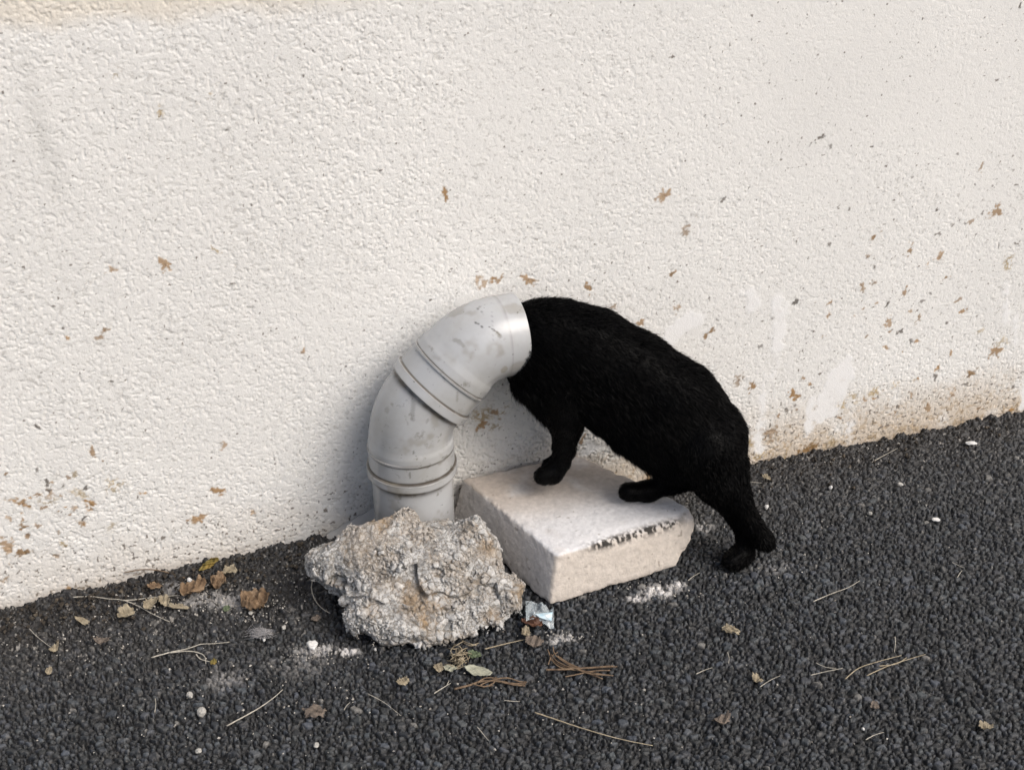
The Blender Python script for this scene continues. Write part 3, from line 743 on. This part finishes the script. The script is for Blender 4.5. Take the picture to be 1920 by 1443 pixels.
def tube_geo(pts, rad, seg=7):
    """polyline with radius per point -> verts, faces"""
    pts = [np.asarray(p, float) for p in pts]
    # resample smoothly
    P = []; R = []
    n = len(pts); rad = [rad]*n if np.isscalar(rad) else rad
    for i in range(n-1):
        p0 = pts[max(i-1, 0)]; p1 = pts[i]; p2 = pts[i+1]; p3 = pts[min(i+2, n-1)]
        k = 6
        for j in range(k):
            t = j/k; P.append(.5*((2*p1)+(-p0+p2)*t+(2*p0-5*p1+4*p2-p3)*t*t+(-p0+3*p1-3*p2+p3)*t**3)); R.append(rad[i]*(1-t)+rad[i+1]*t)
    P.append(pts[-1]); R.append(rad[-1])
    V = []; F = []
    for i, p in enumerate(P):
        t = P[min(i+1, len(P)-1)]-P[max(i-1, 0)]; t = t/max(np.linalg.norm(t), 1e-9)
        a = np.cross(t, [0, 0, 1.]);
        if np.linalg.norm(a) < 1e-3: a = np.cross(t, [1., 0, 0])
        a /= np.linalg.norm(a); b = np.cross(a, t)
        for k in range(seg):
            g = 2*math.pi*k/seg; V.append(p+(a*math.cos(g)+b*math.sin(g))*R[i]*(1+.12*math.sin(i*2.3+k)))
    for i in range(len(P)-1):
        for k in range(seg):
            l = (k+1) % seg; F.append((i*seg+k, i*seg+l, (i+1)*seg+l, (i+1)*seg+k))
    F.append(tuple(range(seg))[::-1]); F.append(tuple((len(P)-1)*seg+k for k in range(seg)))
    return V, F
def join_geo(parts):
    V = []; F = []
    for v, f in parts:
        o = len(V); V += list(v); F += [tuple(i+o for i in q) for q in f]
    return V, F
def gpts(lst, lift=.0012):
    return [on_ground(p[0], p[1], p[2] if len(p) > 2 else lift) for p in lst]
def twig(name, lines, r, mat, label, cat, group=None, lift=.0016):
    parts = [tube_geo(gpts(l, lift), [r*.8*s for s in np.linspace(1.0, .5, len(l))]) for l in lines]
    V, F = join_geo(parts); return link(name, mesh_py(name, V, F), mat, None, label, cat, group)

twig("dry_stalk", [[(137,1119),(170,1118),(203,1122),(232,1125),(262,1137),(287,1151),(318,1165)], [(230,1125),(250,1124),(290,1119),(337,1115)]], .0012, BARE,
     "long forked dry stalk lying below the wall at far left", "dry stalk")
twig("dry_stalk", [[(284,1232),(320,1222),(345,1217),(362,1212),(377,1207),(400,1206),(430,1203)], [(318,1223),(353,1220),(375,1224),(384,1231),(386,1244)], [(368,1226),(376,1235),(395,1240)]], .0011, BARE,
     "forked pale stalk with a curled side shoot, below the brown crumpled leaves", "dry stalk")
twig("dry_stalk", [[(425,1360),(480,1330),(512,1308),(530,1292)]], .0011, BARE, "single straight dry stalk left of centre near the bottom edge", "dry stalk")
twig("dry_stalk", [[(1003,1335),(1045,1349),(1090,1364),(1160,1384),(1224,1397)]], .0012, STRAW, "longest straight straw stalk, lying alone below the pine needles", "dry stalk")
twig("dry_stalk", [[(690,1300),(720,1316),(752,1341)]], .0006, BARE, "thin straw below the concrete rock, pointing down to the right", "dry stalk", None)
twig("dry_stalk", [[(814,1299),(830,1289),(845,1280)], [(838,1284),(842,1275)]], .0009, BARE, "short whitish straw left of the brown dry sprig", "dry stalk")
twig("dry_stalk", [[(1525,1127),(1560,1112),(1590,1101),(1612,1088)]], .0009, BARE, "pale straight straw on the bare asphalt right of the cat's hind paw", "dry stalk")
twig("dry_stalk", [[(1635,866),(1660,852),(1683,840)]], .0008, BARE, "short straw by the foot of the wall, right of the cat", "dry stalk")
twig("dry_stalk", [[(1585,1272),(1610,1252),(1645,1240),(1690,1228)], [(1625,1266),(1670,1246),(1735,1226)], [(1648,1248),(1680,1244),(1700,1232)]], .0009, STRAW, "loose bundle of crossing straws at lower right", "dry stalk")
twig("dry_stalk", [[(909,1216),(945,1207),(984,1198)]], .0012, STRAW, "straw sticking out from under the right end of the concrete rock", "dry stalk")
twig("dry_stalk", [[(589,1078,.02),(584,1100,.010),(590,1123,.004),(604,1140,.003),(619,1149,.002)]], .0010, BARE, "curved stalk arching out below the left lobe of the concrete rock", "dry stalk")
twig("dry_stalk", [[(55,1178),(72,1195),(100,1216)]], .0007, BARE, "thin slanting straw at the far left edge of the asphalt", "dry stalk")
V, F = tube_geo([on_y(233, 1073, -.004), on_y(270, 1067, -.008), on_y(303, 1070, -.010), on_y(328, 1077, -.016), on_ground(346, 1083, .002)], .0008)
link("dry_stalk", mesh_py("dry_stalk", V, F), TWIGB, None, "dark bowed stalk leaning against the foot of the wall at left", "dry stalk")
bits = [([(1425,1287),(1445,1274),(1463,1266)], "short straw below the pale leaf scrap, slanting up to the right"), ([(1305,1263),(1320,1256),(1335,1251)], "short straw to the right of the pine needles, slanting up"),
        ([(1364,1222),(1367,1232),(1366,1243)], "short upright straw right of the pine needle cluster"), ([(1530,1242),(1548,1250),(1568,1252)], "upper of two short straws meeting left of the loose straw bundle"),
        ([(1520,1265),(1550,1258),(1580,1252)], "lower of two short straws meeting left of the loose straw bundle"), ([(1623,1386),(1640,1377),(1657,1372)], "short pale straw near the bottom edge at right"),
        ([(1678,1193),(1679,1204),(1677,1222)], "short straw standing just above the loose straw bundle"), ([(895,1362),(908,1378),(916,1387)], "small dark straw near the bottom edge below the pale torn leaf"),
        ([(945,1312),(962,1314),(975,1314)], "tiny straw above the longest straw stalk"), ([(1785,1054),(1800,1061),(1808,1064)], "tiny straw far right of the cat's tail"),
        ([(1795,1082),(1800,1074),(1804,1069)], "tiny straw just below another, far right of the cat's tail"), ([(1290,1088),(1300,1080),(1312,1073)], "tiny straw behind the right end of the white dust patch"),
        ([(645,1330),(650,1322),(656,1316)], "tiny straw between the grey brown leaf and the thin straw"), ([(290,1335),(292,1320),(291,1308)], "tiny straw left of the pebbles near the bottom edge"),
        ([(1403,903),(1415,904),(1428,905)], "tiny pale straw beside the cat's tail near the wall")]
for l, lab in bits: twig("straw_piece", [l], .0007, BARE, lab, "straw", "short bits of straw on the asphalt")
for n_, (l, r_) in enumerate([]): pass

def tuft(name, lines, rads, mat, label, cat, lift=.002):
    V, F = join_geo([tube_geo(gpts(l, lift+.0012*(i % 3)), r) for i, (l, r) in enumerate(zip(lines, rads))])
    return link(name, mesh_py(name, V, F), mat, None, label, cat)
needles = [[(1027,1217),(1036,1236),(1062,1250),(1100,1252),(1157,1249)], [(1024,1255),(1060,1254),(1110,1251),(1150,1248)], [(1037,1212),(1042,1228),(1070,1248),(1105,1262),(1142,1265)], [(1030,1232),(1050,1250),(1090,1258),(1130,1272)],
           [(1060,1268),(1085,1263),(1115,1257),(1144,1256)], [(1033,1226),(1046,1240),(1075,1252),(1120,1262),(1150,1266)], [(1045,1230),(1065,1243),(1090,1254)], [(1028,1245),(1034,1230),(1046,1222)]]
tuft("pine_needle_sprig", needles, [.0009, .0013, .0008, .0008, .0008, .0007, .0016, .0007], TWIGB, "reddish brown sprig of dry pine needles in front of the concrete block", "pine needles")
sprig = [[(852,1291),(880,1284),(902,1277),(930,1276),(960,1281),(986,1281)], [(895,1279),(912,1270),(938,1272)], [(900,1284),(918,1276),(948,1270),(975,1277),(988,1278)], [(905,1288),(925,1280),(930,1268)], [(940,1278),(962,1283),(985,1285)], [(888,1282),(906,1286),(925,1284)]]
tuft("dry_sprig", sprig, [.0014, .0009, .0009, .0008, .0008, .0008], TWIGB, "brown dry sprig lying just below the pale torn leaf", "dry sprig")
rs = random.Random(3); cl_lines = []
for i in range(46):
    cx, cy = 862+rs.gauss(0, 9), 1232+rs.gauss(0, 11); a = rs.uniform(0, 6.28); L = rs.uniform(7, 18); b = a+rs.uniform(-1.2, 1.2)
    cl_lines.append([(cx-L*math.cos(a), cy-L*.7*math.sin(a), .001), (cx, cy, rs.uniform(.004, .014)), (cx+L*math.cos(b), cy+L*.7*math.sin(b), .001)])
V, F = join_geo([tube_geo(gpts(l), .00055, 5) for l in cl_lines])
link("straw_tangle", mesh_py("straw_tangle", V, F), STRAW, None, "tangled tuft of yellow dry grass under the front edge of the concrete rock", "dry grass")

def leaf(name, px, py, w, hgt, rot, mat, label, cat, seed, curl=.25, rough=.3, lift=.003, tilt=None, group=None, tip=0.0, fold=0.0, crumple=.16):
    """irregular leaf blade: w, hgt in photo pixels across the view at that spot; lies on the ground with curled edges"""
    rg = np.random.default_rng(seed); c = on_ground(px, py, lift); s = px_size(c); rx = w*.5*s; ry = hgt*.5*s/(1.0 if tilt else .60)
    nr, na = 14, 64; ph = rg.random(6)*6.28; U = []; th = .0004
    cr, sr = math.cos(rot), math.sin(rot)
    for i in range(nr+1):
        for k in range(na):
            a = 2*math.pi*k/na; R = 1+rough*(.42*math.cos(2*a+ph[0])+.22*math.cos(5*a+ph[1])+.2*math.cos(9*a+ph[2])+.22*math.cos(14*a+ph[3]))
            R *= 1+tip*math.cos(a)**8
            rr = i/nr*R; x = rr*math.cos(a)*rx; y = rr*math.sin(a)*ry
            z = curl*rx*(rr**2)*(.6+.5*math.cos(2*a+ph[4]))+fold*abs(y)
            z += crumple*rx*(math.sin(x/rx*4.3+ph[5])*math.cos(y/ry*3.7+ph[1])+.7*math.sin(x/rx*8+ph[2]+y/ry*3)*math.sin(y/ry*7+ph[0])+.35*math.sin(x/rx*15+ph[3])*math.sin(y/ry*13+ph[4]))
            U.append((x*cr-y*sr, x*sr+y*cr, z))
    U = np.array(U); zmin = U[:, 2].min(); U[:, 2] -= zmin*.8
    ex = np.array([CR[0], CR[1], 0]); ey = np.array([-CR[1], CR[0], 0]); ez = np.array([0, 0, 1.])
    if tilt: ey, ez = (ey*math.cos(tilt)+ez*math.sin(tilt)), (ez*math.cos(tilt)-ey*math.sin(tilt))
    W = U[:, :1]*ex+U[:, 1:2]*ey+U[:, 2:]*ez; n = len(W)
    V = np.concatenate([W+ez*th, W-ez*th]); F = []
    for i in range(nr):
        for k in range(na):
            l = (k+1) % na; q = (i*na+k, (i+1)*na+k, (i+1)*na+l, i*na+l); F.append(q); F.append(tuple(n+t for t in q[::-1]))
    for k in range(na):
        l = (k+1) % na; a = nr*na; F.append((a+k, n+a+k, n+a+l, a+l))
    me = mesh_py(name, V, F); bm = bmesh.new(); bm.from_mesh(me); bmesh.ops.remove_doubles(bm, verts=bm.verts, dist=1e-7); bmesh.ops.recalc_face_normals(bm, faces=bm.faces); bm.to_mesh(me); bm.free()
    o = link(name, me, mat, None, label, cat, group); o.location = tuple(c); return o
G_L = "dead leaves on the asphalt"
leaf("dead_leaf", 410, 1093, 30, 25, .3, LEAFB, "brown crumpled leaf nearest the wall, upper of the three brown ones", "leaf", 1, .3, .09, group=G_L, crumple=.34)
leaf("dead_leaf", 363, 1107, 38, 34, -.7, LEAFB, "brown crumpled leaf at the right tip of the long forked stalk", "leaf", 2, .3, .11, group=G_L, crumple=.34)
leaf("dead_leaf", 480, 1132, 52, 32, .2, LEAFB, "largest brown crumpled leaf, left of the concrete rock", "leaf", 3, .25, .12, group=G_L, crumple=.34)
leaf("dead_leaf", 236, 1150, 22, 24, .9, LEAFP, "pale beige curled leaf below the fork of the long stalk", "leaf", 4, .5, .3, group=G_L, tip=.3)
leaf("dead_leaf", 283, 1133, 24, 19, .1, LEAFP, "tan leaf scrap between the two arms of the forked stalk", "leaf", 5, .5, .3, group=G_L)
leaf("dead_leaf", 308, 1127, 22, 18, .5, LEAFP, "small tan leaf scrap under the upper arm of the forked stalk", "leaf", 6, .45, .3, group=G_L)
leaf("dead_leaf", 154, 1164, 14, 20, 1.1, LEAFP, "small upright tan leaf below the left end of the forked stalk", "leaf", 7, .4, .25, group=G_L)
leaf("dead_leaf", 334, 1138, 13, 22, 1.3, LEAFP, "narrow tan leaf scrap below the brown leaf at the stalk tip", "leaf", 8, .5, .45, group=G_L)
leaf("dead_leaf", 393, 1056, 30, 15, .55, LEAFO, "olive green leaf propped against the foot of the wall", "leaf", 9, .2, .15, .006, 1.0, G_L, .35)
leaf("dead_leaf", 430, 1072, 24, 15, .2, LEAFP, "pale curled leaf just behind the upper brown crumpled leaf", "leaf", 10, .6, .4, group=G_L)
leaf("dead_leaf", 898, 1259, 46, 15, -.32, LEAFG, "pale grey green torn leaf in front of the grass tuft", "leaf", 11, .12, .12, .004, None, G_L, .15, 0, .05)
leaf("dead_leaf", 845, 1254, 24, 10, .15, LEAFG, "small pale leaf scrap left of the torn grey green leaf", "leaf", 12, .2, .2, group=G_L)
leaf("dead_leaf", 822, 1253, 18, 14, .8, LEAFP, "tan curled leaf at the left side of the grass tuft", "leaf", 13, .5, .35, group=G_L)
leaf("dead_leaf", 1001, 1204, 30, 20, .25, LEAFM, "mauve brown flat leaf right of the rock's lower end", "leaf", 44, .15, .25, .004, None, G_L)
leaf("dead_leaf", 997, 1170, 32, 15, -.35, LEAFR, "dark reddish leaf tucked between the rock and the plastic scrap", "leaf", 15, .4, .15, .006, None, G_L, .3)
leaf("dead_leaf", 986, 1187, 18, 14, .2, LEAFP, "beige curled leaf just above the mauve brown leaf", "leaf", 16, .5, .3, .004, None, G_L)
leaf("dead_leaf", 890, 1228, 20, 12, -.5, GREEN, "dull green leaf bit beside the yellow grass tuft", "leaf", 17, .2, .2, group=G_L, tip=.3)
leaf("dead_leaf", 425, 1141, 14, 9, -.3, GREEN, "tiny green leaf bit between the brown crumpled leaves", "leaf", 18, .2, .2, group=G_L)
leaf("dead_leaf", 590, 1337, 46, 15, .05, LEAFM, "flat grey brown leaf near the bottom edge, left of centre", "leaf", 19, .06, .4, .002, None, G_L)
leaf("dead_leaf", 1370, 1183, 32, 12, -.25, LEAFP, "pale beige leaf scrap alone on the asphalt below the white dust patch", "leaf", 20, .15, .4, group=G_L)
leaf("dead_leaf", 1352, 1352, 34, 13, .35, LEAFM, "brown shrivelled leaf near the bottom edge, right of centre", "leaf", 41, .5, .25, group=G_L)
leaf("dead_leaf", 1420, 1275, 18, 12, .2, LEAFP, "tan shrivelled leaf bit touching a short straw", "leaf", 22, .5, .5, group=G_L)
leaf("dead_leaf", 755, 1279, 22, 12, -.4, LEAFP, "small pale leaf chip under the front of the concrete rock", "leaf", 23, .3, .3, group=G_L)
leaf("dead_leaf", 1848, 1363, 24, 12, .6, LEAFP, "pale torn leaf bit at the lower right corner", "leaf", 24, .4, .5, group=G_L)
leaf("dead_leaf", 1640, 1325, 18, 10, .1, LEAFM, "small brown leaf bit below the loose straw bundle", "leaf", 45, .5, .25, group=G_L)
leaf("dead_leaf", 1437, 896, 13, 10, .4, LEAFP, "tiny yellowish leaf bit on the asphalt beside the cat's tail root", "leaf", 26, .4, .4, group=G_L)
leaf("dead_leaf", 92, 1258, 13, 12, .4, LEAFP, "round tan leaf bit at the far left of the asphalt", "leaf", 27, .3, .15, group=G_L)
leaf("dead_leaf", 102, 1217, 18, 11, .9, LEAFP, "tan leaf bit at the lower end of the far left slanting straw", "leaf", 28, .5, .45, group=G_L)
leaf("dead_leaf", 193, 1203, 24, 11, .1, LEAFM, "dull brown leaf bit below the small upright tan leaf", "leaf", 29, .4, .45, group=G_L)
leaf("dead_leaf", 592, 1160, 18, 9, .5, LEAFM, "small grey oval leaf beside the curved stalk left of the rock", "leaf", 30, .15, .1, group=G_L)
leaf("dead_leaf", 400, 1242, 11, 9, .5, LEAFO, "tiny orange leaf bit by the curled side shoot", "leaf", 31, .4, .4, group=G_L)
leaf("dead_leaf", 290, 1100, 15, 17, 1.2, LEAFB, "small orange brown leaf between the wall foot and the forked stalk", "leaf", 32, .5, .4, group=G_L)

# white chips, pebbles
def chip(name, px, py, w, hgt, mat, label, cat, seed, group=None, flat=.35):
    rg = np.random.default_rng(seed); c = on_ground(px, py, 0); s = px_size(c); bm = bmesh.new()
    bmesh.ops.create_icosphere(bm, subdivisions=4, radius=1)
    P = np.array([v.co for v in bm.verts])
    for _ in range(9):                                          # cut facets
        nn = rg.normal(0, 1, 3); nn /= np.linalg.norm(nn); o = .62+.25*rg.random(); dd = P@nn-o; P = P-np.maximum(dd, 0)[:, None]*nn*.9
    P = P*(1+.55*(fbm3(P+seed, .7, 601, 3)-.5)[:, None])
    for v, p in zip(bm.verts, P):
        x = p[0]*w*.42*s; y = p[1]*hgt*.42*s/.6; v.co = (x*CR[0]-y*CR[1], x*CR[1]*1+y*CR[0], (p[2]+.35)*min(w, hgt/.6)*.5*s*flat*1.4)
    me = bpy.data.meshes.new(name); bm.to_mesh(me); bm.free(); me.polygons.foreach_set("use_smooth", [False]*len(me.polygons))
    o = link(name, me, mat, None, label, cat, group); o.location = (c[0], c[1], c[2]+.0005); return o
chip("plaster_chip", 585, 1211, 28, 16, WHITE, "white crumbled plaster chip left of the concrete rock", "plaster chip", 1, flat=.5)
chip("plaster_chip", 1822, 832, 30, 8, WHITE, "flat white plaster chip near the wall at far right", "plaster chip", 2)
chip("plaster_chip", 1755, 975, 20, 8, WHITE, "small flat white chip on the asphalt at right, away from the wall", "plaster chip", 3)
chip("pebble", 377, 1337, 20, 13, PEB, "larger of two pale pebbles near the bottom left", "pebble", 4, "pale pebbles on the asphalt", .6)
chip("pebble", 357, 1305, 16, 11, PEB, "smaller of two pale pebbles near the bottom left", "pebble", 5, "pale pebbles on the asphalt", .6)
chip("pebble", 593, 1398, 13, 10, PEB, "pale pebble close to the bottom edge, below the flat grey brown leaf", "pebble", 6, "pale pebbles on the asphalt", .6)
chip("pebble", 372, 1409, 14, 9, PEB, "pale chip at the bottom edge under the two pebbles", "pebble", 7, "pale pebbles on the asphalt", .5)
chip("pebble", 356, 1090, 14, 9, WHITE, "white pebble above the brown leaf at the stalk tip", "pebble", 8, "pale pebbles on the asphalt", .6)
chip("pebble", 470, 1150, 11, 6, PEB, "flat beige pebble under the largest brown leaf", "pebble", 9, "pale pebbles on the asphalt", .5)
chip("pebble", 495, 1200, 8, 8, WHITE, "tiny white pebble below the grey fluff", "pebble", 10, "pale pebbles on the asphalt", .7)
chip("pebble", 1557, 915, 9, 5, WHITE, "tiny white pebble right of the cat, near the wall", "pebble", 11, "pale pebbles on the asphalt", .7)
chip("pebble", 1437, 952, 11, 6, WHITE, "tiny white pebble just right of the cat's tail", "pebble", 12, "pale pebbles on the asphalt", .7)
chip("pebble", 1618, 1367, 7, 5, WHITE, "tiny white pebble near the bottom edge at right", "pebble", 13, "pale pebbles on the asphalt", .7)
chip("pebble", 1688, 909, 14, 6, PEB, "flat grey pebble in the asphalt right of the cat", "pebble", 14, "pale pebbles on the asphalt", .5)
chip("pebble", 1631, 963, 11, 5, PEB, "small pinkish pebble in the middle of the right-hand asphalt", "pebble", 15, "pale pebbles on the asphalt", .6)
chip("pebble", 532, 1177, 10, 8, PEB, "small grey pebble between the fluff and the rock", "pebble", 16, "pale pebbles on the asphalt", .6)

# loose pale grit: uncountable
def grit():
    rg = np.random.default_rng(9); V = []; F = []
    zones = [(400,1120,60,26,150),(480,1145,70,28,90),(300,1135,90,24,70),(600,1225,70,18,70),(1235,1105,60,18,60),(1065,1190,40,14,40),(540,1090,60,40,50),(200,1200,180,50,110),(1580,850,160,25,70),(900,1330,700,90,120),(1500,1050,350,120,110),(450,1300,300,90,90)]
    for cx, cy, sx, sy, n in zones:
        for _ in range(n):
            px, py = cx+rg.normal(0, sx*.6), cy+rg.normal(0, sy*.6)
            c = on_ground(px, py, .0008)
            if c[1] > -.004 or py > 1440 or (900 < px < 1290 and 870 < py < 1080): continue
            r = (.0006+.0011*rg.random()**2); o = len(V)
            for q in ((1, 0, 0), (0, 1, 0), (-1, 0, 0), (0, -1, 0), (0, 0, 1), (0, 0, -1)):
                V.append(c+np.array(q)*r*(.6+.8*rg.random(3))+rg.normal(0, r*.25, 3))
            for a in range(4):
                F.append((o+a, o+(a+1) % 4, o+4)); F.append((o+(a+1) % 4, o+a, o+5))
    link("grit", mesh_py("grit", V, F, False), simple_mat("pale_grit", [(.35, (.20, .18, .155)), (.65, (.50, .48, .44))], 300, .85), kind="stuff")
grit()
def soil():
    rg = np.random.default_rng(19); V = []; F = []
    for _ in range(900):
        px = rg.uniform(0, 600) if rg.random() < .8 else rg.uniform(1420, 1900); wy = np.interp(px, [p[0] for p in BASE_PX], [p[1] for p in BASE_PX])
        c = on_ground(px, wy+8+abs(rg.normal(0, 34)), .0008); r = .0010+.0028*rg.random()**3; o = len(V)
        for q in ((1, 0, 0), (0, 1, 0), (-1, 0, 0), (0, -1, 0), (.6, .6, .7), (-.6, -.5, .8), (0, 0, -1)):
            V.append(c+np.array(q)*r*(.6+.8*rg.random(3)))
        for f in ((0, 1, 4), (1, 2, 4), (2, 5, 4), (0, 4, 5), (2, 3, 5), (3, 0, 5), (1, 0, 6), (2, 1, 6), (3, 2, 6), (0, 3, 6)): F.append(tuple(o+k for k in f))
    link("soil_crumbs", mesh_py("soil_crumbs", V, F, False), simple_mat("dark_soil", [(.35, (.014, .012, .010)), (.55, (.034, .028, .022)), (.75, (.11, .09, .066))], 70, .9), kind="stuff")
soil()

# grey fluff
def fluff():
    rg = np.random.default_rng(4); parts = []
    for i in range(170):
        cx, cy = 487+rg.normal(0, 9), 1187+rg.normal(0, 4); a = rg.uniform(0, 6.28); L = rg.uniform(5, 17); b = a+rg.uniform(-.9, .9)
        parts.append(tube_geo(gpts([(cx-L*math.cos(a), cy-L*.4*math.sin(a), .002), (cx, cy, rg.uniform(.003, .010)), (cx+L*math.cos(b), cy+L*.4*math.sin(b)-2, .003+rg.uniform(0, .006))]), .00022, 4))
    V, F = join_geo(parts)
    link("fluff", mesh_py("fluff", V, F), simple_mat("grey_fluff", [(.3, (.28, .275, .28)), (.7, (.42, .41, .42))], 50, .9), None, "wispy grey white ball of fluff left of the concrete rock", "fluff")
fluff()

# crumpled clear plastic scrap
def plastic():
    m, nt, b = new_mat("clear_plastic"); b.inputs["Base Color"].default_value = (.75, .82, .86, 1); b.inputs["Roughness"].default_value = .12
    b.inputs["Transmission Weight"].default_value = .75; b.inputs["IOR"].default_value = 1.3
    rg = np.random.default_rng(8); n = 22; V = []; F = []; c0 = np.array(on_ground(1012, 1152, .004)); s = px_size(c0)
    Hh = rg.random((9, 9))
    for i in range(n+1):
        for j in range(n+1):
            u = i/n; v = j/n; fu = u*7; fv = v*7; a, b2 = int(fu), int(fv); x_, y_ = fu-a, fv-b2
            hz = (Hh[a, b2]*(1-x_)+Hh[a+1, b2]*x_)*(1-y_)+(Hh[a, b2+1]*(1-x_)+Hh[a+1, b2+1]*x_)*y_
            x = (u-.5)*52*s; y = (v-.5)*34*s/.6+.004*math.sin(u*5)
            V.append(c0+np.array([x*CR[0]-y*CR[1], x*CR[1]+y*CR[0], hz*.014-.002-.010*(u-.4)]))
    for i in range(n):
        for j in range(n): F.append((i*(n+1)+j, (i+1)*(n+1)+j, (i+1)*(n+1)+j+1, i*(n+1)+j+1))
    me = mesh_py("plastic_scrap", V, F, False)
    o = link("plastic_scrap", me, m, None, "crumpled clear plastic scrap with a light blue gleam between the rock and the block", "plastic wrapper")
    md = o.modifiers.new("thickness", 'SOLIDIFY'); md.thickness = .0004
    # printed pale blue corner of the wrapper
    V2 = []; F2 = []; q = [(1003, 1150), (1036, 1147), (1034, 1163), (1024, 1161), (1012, 1157)]
    pts = [on_ground(x, y, .013-.0004*(i*3 % 5)) for i, (x, y) in enumerate(q)]; cc = np.mean(pts, 0)+[0, 0, .002]
    V2 = pts+[cc]+[p-np.array([0, 0, .0006]) for p in pts]+[cc-[0, 0, .0006]]; k = len(q)
    for i in range(k):
        l = (i+1) % k; F2 += [(i, l, k), (k+1+l, k+1+i, 2*k+1), (l, i, k+1+i, k+1+l)]
    link("printed_corner", mesh_py("printed_corner", V2, F2, False), simple_mat("pale_blue_print", [(.4, (.40, .62, .74)), (.65, (.72, .78, .80))], 60, .35), o)
plastic()
